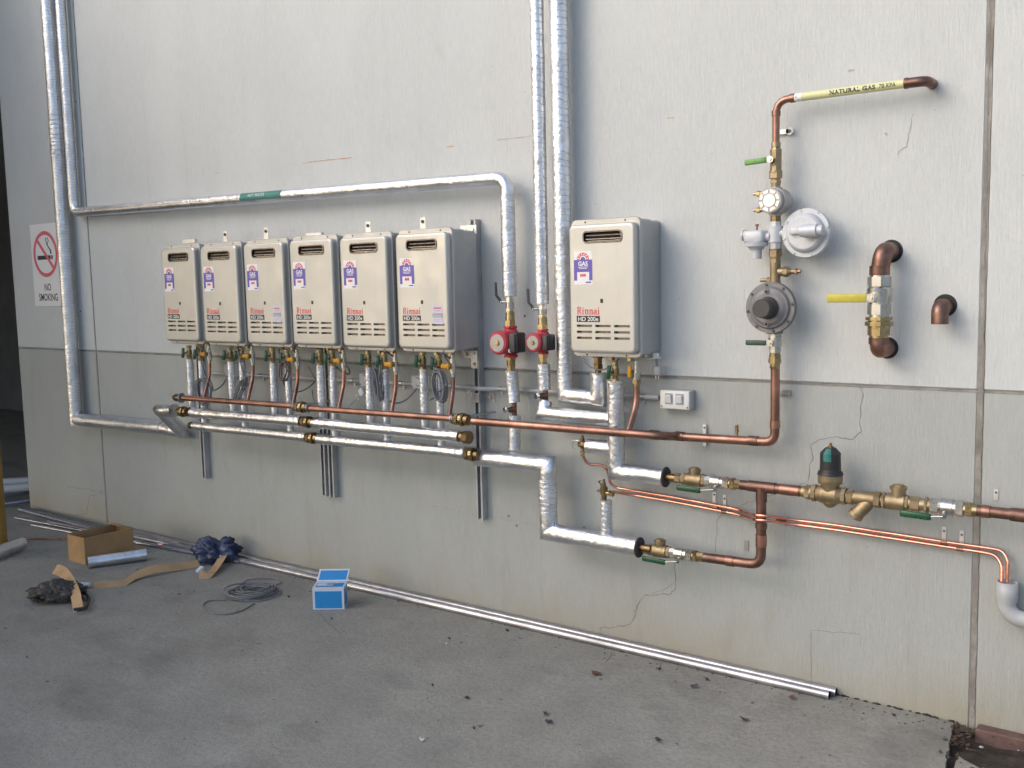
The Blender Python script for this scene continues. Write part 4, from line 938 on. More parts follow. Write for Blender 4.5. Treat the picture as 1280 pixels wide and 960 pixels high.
# PVC drain
pz0 = at(1258, 722, -.05); pz1 = at(1262, 757, -.05); pz2 = at(1290, 776, -.05)
t = thing('drain_pipe', 'grey plastic drain pipe with an elbow at the right edge, receiving the copper drain tubes', 'pipe', V((pz0.x, -.05, pz2.z)))
xq = at(1259, 740, -.05).x
obj('pipe', MB().tube([(xq, -.05, at(1259, 748, -.05).z), (xq, -.05, pz2.z+.03), (xq+.03, -.05, pz2.z), (xq+.6, -.05, pz2.z-.02)], .030, 22, .05), 'pvc_grey', t)
mb = MB(); k = 26; zt_ = at(1259, 727, -.05).z; zl = at(1259, 752, -.05).z
rings = [mb.add([(xq+r*math.cos(2*math.pi*j/k), -.05+r*math.sin(2*math.pi*j/k), z) for j in range(k)]) for r, z in ((.034, zl), (.034, zl+.012), (.036, zl+.016), (.036, zt_), (.031, zt_), (.030, zl+.02))]
for A1, B1 in zip(rings, rings[1:]):
    for j in range(k): q = (j+1) % k; mb.face((A1+j, A1+q, B1+q, B1+j), None, True)
obj('socket', mb, 'pvc_grey', t)

# ================================================================== VALVE TRAINS
yT = -.12
def tx(px, py): return at(px, py, yT)
lineA, lineB = tx(848, 597.5), tx(1275, 644)
def LT(px):            # a point on the upper train's axis
    py = 597.5+(px-848)*(644-597.5)/(1275-848); return at(px, py, yT)
dT = (lineB-lineA).normalized()
def seg(t, name, mat, x0, parts, LTf=LT, d=dT, n=20):
    """parts: list of (x pixel end, r0, r1[, sides])"""
    mb = MB(); cur = x0
    for pt_ in parts:
        a_, b_ = LTf(cur), LTf(pt_[0]); mb.train(a_, b_-a_, [((b_-a_).length, *pt_[1:])], n); cur = pt_[0]
    return obj(name, mb, mat, t)

def check_train(LTf, X_, lab_set):
    """X_: pixel stations"""
    a0, a1, a2, a3, a4, a5, a6 = X_
    t = thing('check_valve', lab_set[0], 'valve', LTf(a0))
    seg(t, 'body', 'bronze', a0, [(a0+6, .022, .022, 6), (a0+8, .017, .017), (a1, .026, .026, 8), (a1+3, .024, .027), (a2-4, .029, .029), (a2, .026, .026, 8)], LTf)
    c = LTf((a1+a2)/2-1); obj('cap', MB().train(c+Z*.01, Z, [(.026, .022, .022), (.012, .026, .026), (.006, .019, .019, 6)]), 'bronze', t)
    t = thing('ball_valve', lab_set[1], 'valve', LTf(a3))
    seg(t, 'body', 'nickel', a2, [(a3, .024, .024, 8), (a3+(a4-a3)*.7, .0275, .0265), (a4, .022, .022), (a4+7, .0265, .0265, 6)], LTf)
    s0 = LTf((a3+a4)/2)+V((0, -.018, -.012)); obj('stem', MB().train(s0, V((0, -1, -.5)), [(.02, .008, .008), (.008, .011, .011, 6)], 12), 'nickel', t)
    hp = s0+V((0, -.024, -.012)); e = LTf(a1-6)+V((0, -.04, -.034)); f_ = LTf(a2-1)+V((0, -.04, -.034))
    obj('lever_arm', MB().tube([hp, f_], .004, 8), 'zinc', t)
    obj('grip', MB().box((e+f_)/2, ((f_-e).length, .012, .024), .007, 2, Matrix.Rotation(.02, 3, 'Y')), 'green_handle', t)
    t = thing('adaptor', lab_set[2], 'fitting', LTf(a5))
    seg(t, 'body', 'brass', a4+7, [(a4+9, .020, .020), (a5, .025, .025, 6), (a6, .0215, .020, 8)], LTf)
check_train(LT, (845, 857, 882, 890, 905, 919, 926), ('bronze check valve in the upper valve train next to the black foam end', 'nickel ball valve with green lever in the upper train beside the check valve', 'brass adaptor in the upper train left of the copper tee'))
rC = .0205
xv = tx(951.5, 660).x; zrt = None
t = thing('copper_pipe', 'aged copper pipe with a tee, linking the upper valve train down to the lower one', 'pipe', LT(951))
yL = -.12
lowA, lowB = tx(806, 686), tx(935, 704.5)
def LL(px):
    py = 686+(px-806)*(704.5-686)/(935-806); return at(px, py, yL)
zlow = at(940, 704.5, yL).z
obj('pipe', MB().tube([LT(926), LT(1003)], rC, 18), 'copper_brown', t)
obj('branch', MB().tube([(xv, yT, LT(951).z), (xv, yT, zlow), LL(880)], rC, 18, .05), 'copper_brown', t)
obj('tee_collar', MB().train(LT(936), dT, [((LT(970)-LT(936)).length, rC*1.13, rC*1.13)], 18).train((xv, yT, LT(951).z), -Z, [(.06, rC*1.13, rC*1.13)], 18), 'copper_brown', t)
obj('collar', MB().train((xv, yT, at(951, 683, yT).z), Z, [(.05, rC*1.12, rC*1.12)], 18), 'copper_aged', t); obj('collar', MB().train(LL(908), (LL(920)-LL(908)), [(.035, rC*1.12, rC*1.12)], 18), 'copper_aged', t)
obj('saddle', MB().train((xv, yT, at(951, 660, yT).z), Z, [(.018, rC*1.2, rC*1.2)], 18), 'copper_brown', t); obj('saddle_tab', MB().span((xv+.02, -.012, at(951, 660, yT).z), (xv+.06, -.002, at(951, 660, yT).z+.018)), 'copper_brown', t)
obj('collar', MB().train(LT(976), dT, [((LT(1000)-LT(976)).length, rC*1.1, rC*1.1)], 18), 'copper_aged', t)
q = LL(918); one('pipe_clip', MB().span((q.x-.008, -.004, q.z+.02), (q.x+.012, -.001, q.z+.065)), 'zinc', 'zinc clip on the wall above the lower copper pipe', 'clip')
# pressure regulator valve
t = thing('pressure_valve', 'bronze pressure reducing valve with a black domed cap and a green sticker', 'valve', LT(1037))
seg(t, 'body', 'bronze', 1003, [(1008, .022, .024), (1013, .030, .030, 6), (1016, .027, .027), (1021, .034, .034, 8), (1028, .029, .036), (1047, .037, .037), (1053, .036, .028), (1058, .034, .034, 8)])
c = LT(1037.5); obj('lower_bulge', MB().ball(c-Z*.022, .031, (1, .9, 1)), 'bronze', t)
obj('neck', MB().train(c, Z, [(.045, .031, .036), (.012, .045, .047), (.022, .047, .047), (.006, .047, .040)], 26), 'bronze', t)
obj('dome', MB().train(c+Z*.080, Z, [(.012, .050, .046), (.010, .042, .040), (.062, .040, .039), (.022, .040, .020)], 22), 'plastic_black', t)
obj('adjusting_screw', MB().train(c+Z*.186, Z, [(.006, .012, .012, 6), (.012, .006, .005)], 10), 'bronze_dark', t)
mb = MB()
for i in range(5):
    a0, a1 = math.radians(-112+i*9), math.radians(-103+i*9)
    mb.poly([c+V((r_*math.cos(a_), r_*math.sin(a_), z_)) for r_, a_, z_ in ((.041, a0, .136), (.041, a1, .136), (.0405, a1, .164), (.0405, a0, .164))])
    mb.poly([c+V((r_*math.cos(a_), r_*math.sin(a_), z_)) for r_, a_, z_ in ((.0405, a0, .164), (.0405, a1, .164), (.024, a1, .184), (.024, a0, .184))])
obj('sticker', mb, 'teal_label', t)
t = thing('strainer', 'bronze Y strainer with its leg slanting down left, right of the black capped valve', 'strainer', LT(1082))
seg(t, 'body', 'bronze', 1058, [(1060, .024, .024), (1067, .030, .030, 6), (1082, .025, .028), (1094, .028, .028), (1101, .032, .032, 6), (1104, .022, .022)])
c = LT(1090); obj('leg', MB().train(c, V((-.62, -.15, -.72)), [(.035, .024, .026), (.045, .027, .027), (.014, .030, .030), (.008, .020, .018, 6)]), 'bronze', t)
t = thing('check_valve', 'bronze check valve with round top cap, right of the Y strainer', 'valve', LT(1120))
seg(t, 'body', 'bronze', 1104, [(1107, .032, .032, 6), (1109, .026, .030), (1132, .032, .032), (1136, .029, .029, 8)])
c = LT(1123); obj('cap', MB().train(c+Z*.01, Z, [(.038, .026, .026), (.012, .031, .031), (.006, .022, .022, 6)]), 'bronze', t)
t = thing('adaptor', 'brass adaptor between the right check valve and nickel ball valve', 'fitting', LT(1148)); seg(t, 'body', 'bronze', 1136, [(1139, .024, .024), (1150, .028, .028, 6), (1157, .023, .023), (1160, .030, .030, 6), (1164, .024, .024)])
t = thing('ball_valve', 'larger nickel ball valve with dark green lever beside the wall joint', 'valve', LT(1185))
seg(t, 'body', 'nickel', 1164, [(1174, .029, .029, 6), (1178, .028, .033), (1192, .033, .031), (1196, .027, .027), (1205, .031, .031, 6)])
s0 = LT(1183)+V((0, -.022, -.014)); obj('stem', MB().train(s0, V((0, -1, -.5)), [(.02, .009, .009), (.008, .012, .012, 6)], 12), 'nickel', t)
f_ = LT(1168)+V((0, -.045, -.032)); e = LT(1129)+V((0, -.045, -.032)); obj('lever_arm', MB().tube([s0+V((0, -.024, -.012)), f_], .0045, 8), 'zinc', t); obj('grip', MB().box((e+f_)/2, ((f_-e).length, .013, .026), .008, 2, Matrix.Rotation(.02, 3, 'Y')), 'green_handle', t)
t = thing('copper_pipe', 'copper supply pipe leaving at the right edge past the wall joint', 'pipe', LT(1222)); seg(t, 'adaptor', 'brass', 1205, [(1208, .023, .023), (1216, .027, .027, 6), (1222, .024, .023)])
obj('pipe', MB().tube([LT(1222), LT(1310)], .0205, 18), 'copper_brown', t); seg(t, 'collar', 'copper_aged', 1228, [(1238, .0235, .0235)]); seg(t, 'collar', 'copper_brown', 1263, [(1266, .0235, .0235), (1300, .0245, .0245)])
q = LT(1236); t = clip_tab(V((q.x, 0, q.z+.02)), .04, 1, 'zinc clip on the supply pipe right of the wall joint')
# lower train

check_train(LL, (804, 814, 838, 845, 859, 872, 882), ('bronze check valve in the lower valve train next to the black foam end', 'nickel ball valve with green lever in the lower train beside the check valve', 'brass adaptor in the lower train left of the copper pipe'))

# ================================================================== GAS REGULATOR COLUMN
yC = -.085
xC = at(968.5, 440, yC).x
def zC(py): return at(970, py, yC).z
t = thing('gas_supply_pipe', 'copper gas pipe out of the wall at top right, wrapped in yellow marking tape', 'pipe', (xC, yC, zC(180)))
eN = at(975, 124, yC); pW = at(1158, 103, yC); zN = (at(1010, 120, yC).z+at(1125, 105.5, yC).z)/2
obj('pipe', MB().tube([(xC, yC, zC(182)), (xC, yC, zN), (pW.x-.02, yC, zN)], .0145, 18, .055), 'copper_aged', t)
obj('elbow', MB().train((xC, yC, zC(145)), Z, [(.02, .0175, .0175)], 18).train((at(988, 124, yC).x, yC, zN), X, [(.018, .0175, .0175)], 18), 'copper_aged', t)
x1_ = at(1133, 104, yC).x
obj('wall_elbow', MB().tube([(x1_, yC, zN), (pW.x, yC, zN), (pW.x, .02, zN)], .0185, 18, .03), 'copper_brown', t)
obj('wall_elbow_collar', MB().train((x1_-.006, yC, zN), X, [(.012, .020, .020)], 18), 'copper_brown', t)
xa_, xb_ = at(994, 122, yC).x, x1_-.004
obj('marking_tape', MB().train((xa_, yC, zN), X, [(xb_-xa_, .0158, .0158)], 48), 'pipe_tape', t)
obj('arrow_band', MB().train((xa_, yC, zN), X, [(.028, .0161, .0161)], 24), 'white_print', t)
def wrap(x_, ang, r): return V((x_, yC-r*math.cos(ang), zN+r*math.sin(ang)))
mb = MB(); 
for sg_ in (-1, 1):
    mb.poly([wrap(xa_+.004, sg_*.05, .0165), wrap(xa_+.011, sg_*.05, .0165), wrap(xa_+.022, sg_*.75, .0165), wrap(xa_+.015, sg_*.75, .0165)])
obj('arrow', mb, 'black_print', t)
x2_ = at(1038, 117, yC).x
mb = MB().text('NATURAL GAS', (0, 0, 0), .021, off=.0007, fn=lambda a_, b_: wrap(x2_+a_, (b_-.0075)/.0163, .0172), sx=1.18, spacing=1.05)
x3_ = at(1100, 108, yC).x; mb.text('70 KPA', (0, 0, 0), .021, off=.0002, fn=lambda a_, b_: wrap(x3_+a_, (b_-.0075)/.0163, .0172), sx=.92); obj('lettering', mb, 'black_print', t)
p = at(986, 164, -.012); tt = thing('pipe_clip', 'white zinc clip beside the vertical pipe under the natural gas tape', 'clip', p)
mb = MB().span(p+V((-.055, -.003, -.009)), p+V((.0, 0, .009))).train(p+V((.004, 0, 0)), OUT, [(.003, .015, .015)], 18); obj('tab', mb, 'zinc_white', tt); obj('screw', MB().train(p+V((.004, -.003, 0)), OUT, [(.003, .007, .006)], 10), 'slot_shade_screw_steel', tt)
def lever(t, c, L, w_, mat, ang=0., armL=.016):
    obj('stem', MB().train(c, OUT, [(.022, .010, .010), (.006, .014, .014, 6), (.006, .006, .006)], 14), 'nickel', t)
    h_ = c+V((0, -.022, 0)); rot = Matrix.Rotation(ang, 3, 'Y'); d_ = rot @ V((-1, 0, 0))
    obj('lever_arm', MB().box(h_+d_*(armL/2), (armL, .004, w_*.8), .001, 1, rot), 'zinc', t); obj('grip', MB().box(h_+d_*(armL+L/2), (L, .010, w_), .0048, 2, rot), mat, t)
def stack(name, lab, cat, mat, py0, parts, part='body'):
    t = thing(name, lab, cat, (xC, yC, zC(parts[-1][0]))); mb = MB(); cur = py0
    for q in parts:
        mb.train((xC, yC, zC(cur)), -Z, [(zC(cur)-zC(q[0]), *q[1:])], 20); cur = q[0]
    obj(part, mb, mat, t); return t
t = stack('ball_valve', 'brass ball valve with bright green lever, top of the gas regulator column', 'valve', 'bronze', 178, [(184, .018, .018), (187, .016, .020, 8), (198, .022, .022, 8), (207, .0215, .022), (214, .022, .022, 8), (216, .026, .026), (223, .027, .027, 6), (226, .018, .018), (229, .022, .022, 6), (234, .018, .018)])
lever(t, V((xC-.006, yC-.018, zC(200))), .092, .022, 'green_bright', -.05)
t = thing('gas_filter', 'small silver round gas filter with ribbed face above the white regulator', 'filter', (xC, yC, zC(270)))
cz_ = zC(251.5)
obj('body', MB().train((xC, yC, zC(234)), -Z, [(zC(234)-zC(240), .026, .026, 8), (zC(240)-zC(264), .032, .032), (zC(264)-zC(270), .024, .024, 8)]), 'meter_grey', t)
obj('housing', MB().train((xC+.008, yC+.05, cz_), OUT, [(.02, .044, .048), (.07, .050, .050)], 28), 'meter_grey', t)
cc = V((xC, yC-.045, cz_)); obj('cover', MB().train(cc, OUT, [(.012, .050, .050), (.006, .050, .047), (.001, .044, .044)], 30), 'meter_grey', t)
mb = MB()
for k_ in range(8):
    a_ = 2*math.pi*(k_+.5)/8; seg_ = []
    for r_, d_ in ((.030, -.27), (.030, .27), (.043, .30), (.043, -.30)): seg_.append(cc+V((r_*math.cos(a_+d_), -.0212, r_*math.sin(a_+d_))))
    mb.poly(seg_); b_ = [q+V((0, .002, 0)) for q in seg_]
    for i in range(4): mb.poly([seg_[i], seg_[(i+1) % 4], b_[(i+1) % 4], b_[i]])
obj('cover_rib', mb, 'zinc_white', t); obj('hub', MB().train(cc+OUT*.019, OUT, [(.003, .025, .025)], 24), 'zinc_white', t)
for dz in (.032, -.032):
    obj('test_nipple', MB().train((xC-.035, yC-.02, cz_+dz), -X, [(.02, .009, .009), (.014, .012, .012, 6), (.014, .006, .006)], 12), 'brass', t)
obj('lower_nut', MB().train((xC, yC, zC(270)), -Z, [(zC(270)-zC(277), .020, .020, 8)]), 'bronze_dark', t)
# white regulator
t = thing('gas_regulator', 'pale grey gas regulator with a big round diaphragm dish to its right', 'regulator', (xC, yC, zC(311)))
obj('body', MB().train((xC, yC, zC(277)), -Z, [(zC(277)-zC(283), .022, .024, 8), (zC(283)-zC(303), .030, .030), (zC(303)-zC(311), .026, .024, 8)]), 'regulator_white', t)
dc = at(1006, 291, -.115); 
obj('diaphragm', MB().train(dc+V((0, .05, 0)), OUT, [(.02, .06, .085), (.008, .096, .096), (.006, .093, .093), (.008, .096, .094), (.018, .078, .070), (.006, .070, .062)], 40), 'regulator_white', t)
obj('spring_housing', MB().train(dc+V((.0, -.045, .005)), V((1, .0, .0)), [(.02, .022, .026), (.045, .026, .026), (.022, .020, .020)], 18).box(dc+V((-.028, -.022, .008)), (.045, .02, .03), .006, 2), 'regulator_white', t)
mb = MB()
for k_ in range(8):
    a_ = 2*math.pi*(k_+.3)/8; mb.train(dc+V((.089*math.cos(a_), .012, .089*math.sin(a_))), OUT, [(.008, .006, .005)], 8)
obj('bolt', mb, 'regulator_white', t)
obj('link', MB().train((xC+.02, yC, zC(292)), X, [(dc.x-xC-.05, .018, .018)], 16), 'regulator_white', t)
lc = at(945, 300, -.10)
obj('relay', MB().box(lc+V((.0, 0, .012)), (.085, .07, .052), .012, 2).train(lc+V((.002, 0, -.01)), -Z, [(.016, .046, .044), (.012, .034, .028), (.038, .022, .020)], 22).train(lc+V((.04, 0, .01)), X, [(max(.02, xC-lc.x-.06), .018, .018)], 14), 'regulator_white', t)
obj('relay_cap', MB().train(lc+V((-.040, 0, .02)), -X, [(.010, .022, .020), (.006, .024, .022)], 16), 'regulator_white', t)
obj('relay_bolt', MB().train(lc+V((.004, 0, .035)), Z, [(.02, .004, .004), (.008, .008, .008, 6)], 8), 'copper_brown', t)
t = stack('tee_fitting', 'brass tee with a capped side outlet between the white and the dark regulators', 'fitting', 'bronze', 311, [(313, .025, .025), (321, .027, .027, 6), (324, .02, .02), (328, .023, .023, 6), (352, .021, .021), (355, .024, .024, 6)])
q = V((xC, yC, zC(340))); obj('side_outlet', MB().train(q+X*.015, X, [(.022, .017, .017), (.016, .021, .021, 6), (.012, .018, .012), (.018, .010, .010), (.008, .013, .013, 6)]), 'bronze', t); obj('outlet_cap', MB().train(q+X*.09, X, [(.014, .008, .008)], 10), 'copper_aged', t)
obj('test_nipple', MB().train(V((xC-.012, yC, zC(350))), -X, [(.022, .012, .012, 6), (.028, .0075, .0075)], 10), 'bronze', t)
# dark regulator
rc = at(966, 385, -.152); rc.x = xC-.004
t = thing('gas_regulator', 'dark grey round gas regulator with a black knob in its centre', 'regulator', (rc.x, yC, rc.z-.1))
obj('body', MB().train((xC, yC, zC(355)), -Z, [(zC(355)-zC(417), .032, .032)], 16), 'regulator_grey', t)
obj('diaphragm', MB().train(rc+V((0, .075, 0)), OUT, [(.03, .05, .085), (.010, .103, .103), (.003, .100, .100), (.010, .103, .101), (.012, .086, .078), (.008, .074, .060)], 44), 'regulator_grey', t)
mb = MB()
for k_ in range(8):
    a_ = 2*math.pi*(k_+.2)/8; mb.train(rc+V((.093*math.cos(a_), .024, .093*math.sin(a_))), OUT, [(.006, .0065, .006, 6), (.003, .003, .003)], 8)
obj('bolt', mb, 'slot_shade_screw_steel', t)
obj('vent_boss', MB().train(rc+V((-.005, .01, .064)), OUT, [(.012, .011, .010)], 14).train(rc+V((-.005, .01, -.064)), OUT, [(.012, .011, .010)], 14), 'regulator_grey', t)
obj('vent_hole', MB().train(rc+V((-.005, -.002, .064)), OUT, [(.0015, .006, .006)], 12).train(rc+V((-.005, -.002, -.064)), OUT, [(.0015, .006, .006)], 12), 'black_recess', t)
obj('knob', MB().train(rc+V((0, .004, 0)), OUT, [(.02, .046, .040), (.045, .038, .037), (.004, .037, .033)], 30), 'plastic_dark', t)
t = stack('ball_valve', 'nickel ball valve with dark green lever below the dark regulator', 'valve', 'nickel', 413, [(418, .020, .020), (422, .024, .024, 8), (433, .0265, .0265), (441, .023, .023, 8)])
lever(t, V((xC-.002, yC-.022, zC(428))), .088, .021, 'green_dull', 0.)
t = stack('adaptor', 'brass adaptor under the nickel valve at the foot of the regulator column', 'fitting', 'brass', 441, [(443, .020, .020), (449, .0235, .0235, 8), (454, .026, .026, 8), (458, .018, .018), (461, .021, .019)])

# ================================================================== BIG VALVE AT RIGHT
yV = -.10; xV = at(1099, 375, yV).x
def zV(py): return at(1099, py, yV).z
t = thing('copper_elbow', 'brown copper elbow from the wall into the top of the yellow lever valve', 'pipe', (xV, yV, zV(343)))
obj('pipe', MB().tube([(xV+.012, .02, zV(314)), (xV+.012, yV+.0, zV(314)), (xV, yV, zV(340))], .034, 22, .05), 'copper_brown', t); obj('collar', MB().train((xV, yV, zV(332)), -Z, [(.036, .037, .037)], 20), 'copper_brown', t)
obj('wall_hole', MB().train((xV+.012, -.0005, zV(314)), OUT, [(.002, .044, .042)], 24), 'black_recess', t)
t = thing('ball_valve', 'large nickel ball valve with long yellow lever, right of the regulators', 'valve', (xV, yV, zV(420)))
mb = MB(); cur = 343
for q in [(346, .036, .036), (358, .043, .043, 8), (361, .038, .045), (377, .047, .045), (380, .040, .040), (393, .042, .042, 8), (396, .036, .036)]: mb.train((xV, yV, zV(cur)), -Z, [(zV(cur)-zV(q[0]), *q[1:])], 22); cur = q[0]
obj('body', mb, 'nickel', t); mb = MB()
for q in [(400, .048, .048, 8), (402, .040, .040), (407, .050, .050, 8), (409, .041, .041), (419, .040, .040, 8), (422, .034, .034)]: mb.train((xV, yV, zV(cur)), -Z, [(zV(cur)-zV(q[0]), *q[1:])], 22); cur = q[0]
obj('union_nut', mb, 'brass', t)
c = V((xV-.012, yV-.038, zV(372))); obj('stem', MB().train(c, OUT, [(.016, .018, .018), (.008, .014, .014, 6), (.006, .007, .007)], 14), 'nickel', t)
obj('lever_arm', MB().box(c+V((-.012, -.018, 0)), (.05, .004, .032), .001), 'zinc', t); obj('grip', MB().box(c+V((-.092, -.018, .0)), (.15, .008, .032), .0035, 2), 'yellow_lime', t)
t = thing('copper_elbow', 'copper elbow from the foot of the yellow lever valve back into the wall', 'pipe', (xV, yV, zV(440)))
obj('pipe', MB().tube([(xV, yV, zV(422)), (xV+.002, yV, zV(437)), (xV+.004, .02, zV(437))], .033, 22, .04), 'copper_aged', t); obj('collar', MB().train((xV, yV, zV(422)), -Z, [(.025, .036, .036)], 20), 'copper_brown', t)
obj('wall_hole', MB().train((xV+.004, -.0005, zV(437)), OUT, [(.002, .042, .040)], 24), 'black_recess', t)
yE = -.075; pe = at(1175, 390, yE); t = thing('copper_stub', 'lone open copper elbow stub pointing down from the wall at right', 'pipe', pe)
z0_ = at(1176, 384, yE).z; zb_ = at(1175, 405, yE).z
mb = MB(); mb.tube([(pe.x, .02, z0_), (pe.x, yE, z0_), (pe.x, yE, zb_)], .030, 24, .05, caps=False); obj('pipe', mb, 'copper_brown', t)
obj('inner_bore', MB().tube([(pe.x, yE, zb_+.05), (pe.x, yE, zb_)], .0275, 20, caps=False), 'black_recess', t)
obj('wall_hole', MB().train((pe.x, -.0005, z0_+.004), OUT, [(.002, .042, .040)], 24), 'black_recess', t)

# ================================================================== THINGS ON THE GROUND
def ground_tube(a_, b_, r, mat, lab, name, cat='pipe', square=False, lift=0.):
    A1, B1 = gnd(*a_, r+lift), gnd(*b_, r+lift)
    if square:
        d_ = (B1-A1).normalized(); s_ = d_.cross(Z).normalized(); mb = MB(); pr_ = [(-1, -1), (1, -1), (1, 1), (-1, 1)]
        one(name, MB().train(A1, d_, [((B1-A1).length, r*1.35, r*1.35, 4)]), mat, lab, cat); return
    one(name, MB().tube([A1, B1], r, 14), mat, lab, cat, 'lengths of pipe lying on the ground')
for (xa, ya, xb, yb, lab, r) in ((-4.62, -.055, .655, -.022, 'bright aluminium tube lying along the wall foot, the one nearer the wall', .017), (-4.28, -.112, .642, -.066, 'bright aluminium tube lying along the wall foot, the outer one', .017)):
    t = thing('metal_tube', lab, 'tube', (xb, yb, 0), 'long aluminium tubes along the wall'); obj('tube', MB().tube([(xa, ya, r), (xb, yb, r)], r, 18, caps=False), 'aluminium', t)
    obj('bore', MB().tube([(xb-.08, yb, r), (xb, yb, r)], r*.9, 16, caps=False).train((xb-.08, yb, r), X, [(.001, r*.9, r*.9)], 16), 'black_recess', t); 
for a_, b_, r, mat, lab in (((24, 636), (155, 672), .017, 'alu_grey', 'grey metal tube on the ground nearest the wall at left'), ((60, 652), (135, 667), .012, 'aluminium', 'thin bright tube left of the cardboard box, upper'),
    ((20, 647), (117, 666), .011, 'aluminium', 'thin bright tube left of the cardboard box, middle'), ((40, 656), (104, 668), .011, 'aluminium', 'thin bright tube left of the cardboard box, lower'),
    ((168, 668), (213, 675), .014, 'alu_grey', 'short grey tube between cardboard box and wall'), ((168, 677), (300, 702), .013, 'alu_grey', 'dull tube running under the dark blue bag')):
    ground_tube(a_, b_, r, mat, lab, 'metal_tube')
A1, B1 = gnd(170, 680, .008), gnd(254, 682, .008); one('copper_tube', MB().tube([A1, B1], .008, 10), 'copper_new', 'thin copper tube lying on the ground between cardboard box and blue bag', 'pipe')
A1, B1 = gnd(32, 673, .007), gnd(84, 674, .007); one('copper_tube', MB().tube([A1, B1], .006, 10), 'copper_aged', 'thin copper tube on the ground left of the cardboard box', 'pipe')
A1, B1 = gnd(-12, 694, .05), gnd(27, 679, .05); one('insulation_tube', MB().tube([A1, B1], .045, 18, 0, .05, .03), 'foil', 'foil insulation tube on the ground at the far left edge', 'insulation')
for k_, (a_, b_) in enumerate((((-8, 604), (48, 601)), ((-8, 612), (48, 608)), ((-8, 623), (50, 613)), ((-8, 632), (50, 624)))):
    A1, B1 = gnd(*a_, .03), gnd(*b_, .03); A1 += (A1-B1)*.5; B1 += (B1-A1)*.1
    one('stored_pipe', MB().tube([A1, B1], .04 if k_ < 2 else .016, 12), 'pvc_light' if k_ < 2 else 'alu_grey', ('pale pipe on the ground beyond the wall end, farthest of four', 'pale pipe on the ground beyond the wall end, second farthest', 'slim pipe on the ground beyond the wall end, second nearest', 'slim pipe beyond the wall end, nearest of four')[k_], 'pipe', 'pipes stored beyond the wall end')
# cardboard box, open, lying long
def obox(c, u, v, L, W_, H, t_=.005):
    """open carton: c corner, u long dir, v short dir"""
    return [(c, c+u*L, H), (c+u*L, c+u*L+v*W_, H), (c+u*L+v*W_, c+v*W_, H), (c+v*W_, c, H)]
c0 = gnd(107, 706); c1_ = gnd(168, 692); u = (c1_-c0); L = u.length; u.normalize(); cw = gnd(86, 700); v = (cw-c0); Wd = v.length; v.normalize(); H = .17
t = thing('cardboard_box', 'long open brown cardboard box on the ground near the wall', 'box', c0)
for k_, (a_, b_, h_) in enumerate(obox(c0, u, v, L, Wd, H)):
    d_ = (b_-a_).normalized(); nrm = d_.cross(Z); jit = .012*(k_ % 2)
    mb = MB().poly([a_, b_, b_+Z*(h_-jit), a_+Z*h_]); mb.poly([a_-nrm*.005, a_-nrm*.005+Z*h_, b_-nrm*.005+Z*(h_-jit), b_-nrm*.005]); mb.poly([a_+Z*h_, b_+Z*(h_-jit), b_-nrm*.005+Z*(h_-jit), a_-nrm*.005+Z*h_])
    obj('side_panel', mb, 'cardboard' if k_ in (0, 3) else 'cardboard', t)
obj('bottom_panel', MB().poly([c0+Z*.004, c0+u*L+Z*.004, c0+u*L+v*Wd+Z*.004, c0+v*Wd+Z*.004]), 'card_inside', t)
def flap(a_, b_, out, w_):
    nrm = (b_-a_).cross(out).normalized()*.004; P = [a_, b_, b_+out*w_-(b_-a_)*.04, a_+out*w_+(b_-a_)*.04]; mb = MB().poly(P).poly([p_+nrm for p_ in reversed(P)])
    for i in range(4): mb.poly([P[i], P[(i+1) % 4], P[(i+1) % 4]+nrm, P[i]+nrm])
    return mb
obj('flap', flap(c0+u*L+Z*H, c0+u*L+v*Wd+Z*H, (u*-.75+Z*.25), .10), 'cardboard', t)
obj('flap', flap(c0+v*Wd+Z*H, c0+Z*H, (u*.05-v*.1-Z).normalized()*1., .09), 'cardboard', t)
obj('flap', flap(c0+v*Wd+Z*H, c0+v*Wd+u*L+Z*H, (v*.9+Z*-.25), .07), 'card_inside', t)
A1, B1 = gnd(110, 703, .037), gnd(183, 693, .037); t = thing('foil_roll', 'short roll of silver foil insulation leaning on the cardboard box', 'foil roll', A1)
obj('roll', MB().tube([A1, B1], .037, 22, 0, .04, .012), 'foil', t); obj('core', MB().train(A1-(B1-A1).normalized()*.002, (A1-B1), [(.001, .024, .024)], 16), 'foam_black', t)
# blue carton
b0, b1_ = gnd(391.5, 762), gnd(430.5, 761.5); u = b1_-b0; L = u.length; u.normalize(); v = V((-u.y, u.x, 0)); H = .118; Wd = .10
t = thing('blue_box', 'small bright blue and white carton with its lid tilted up, on the ground', 'box', b0)
def bquad(t, P, inset, name):
    P = [V(p_) for p_ in P]; n_ = (P[1]-P[0]).cross(P[3]-P[0]).normalized(); obj(name, MB().poly(P).poly([p_-n_*.003 for p_ in reversed(P)]), 'box_white', t)
    uu, vv_ = (P[1]-P[0]), (P[3]-P[0]); l_, r_, d_, tp = inset; Q = [P[0]+uu*l_+vv_*d_, P[0]+uu*r_+vv_*d_, P[0]+uu*r_+vv_*tp, P[0]+uu*l_+vv_*tp]
    obj('print', MB().poly([q_+n_*.0008 for q_ in Q]), 'box_blue', t); return P, n_
bquad(t, [b0, b0+u*L, b0+u*L+Z*H, b0+Z*H], (.07, .93, .05, .84), 'front_panel')
bquad(t, [b0+u*L, b0+u*L+v*Wd, b0+u*L+v*Wd+Z*H, b0+u*L+Z*H], (.12, .88, .08, .9), 'side_panel')
bquad(t, [b0+v*Wd, b0, b0+Z*H, b0+v*Wd+Z*H], (.12, .88, .08, .9), 'side_panel')
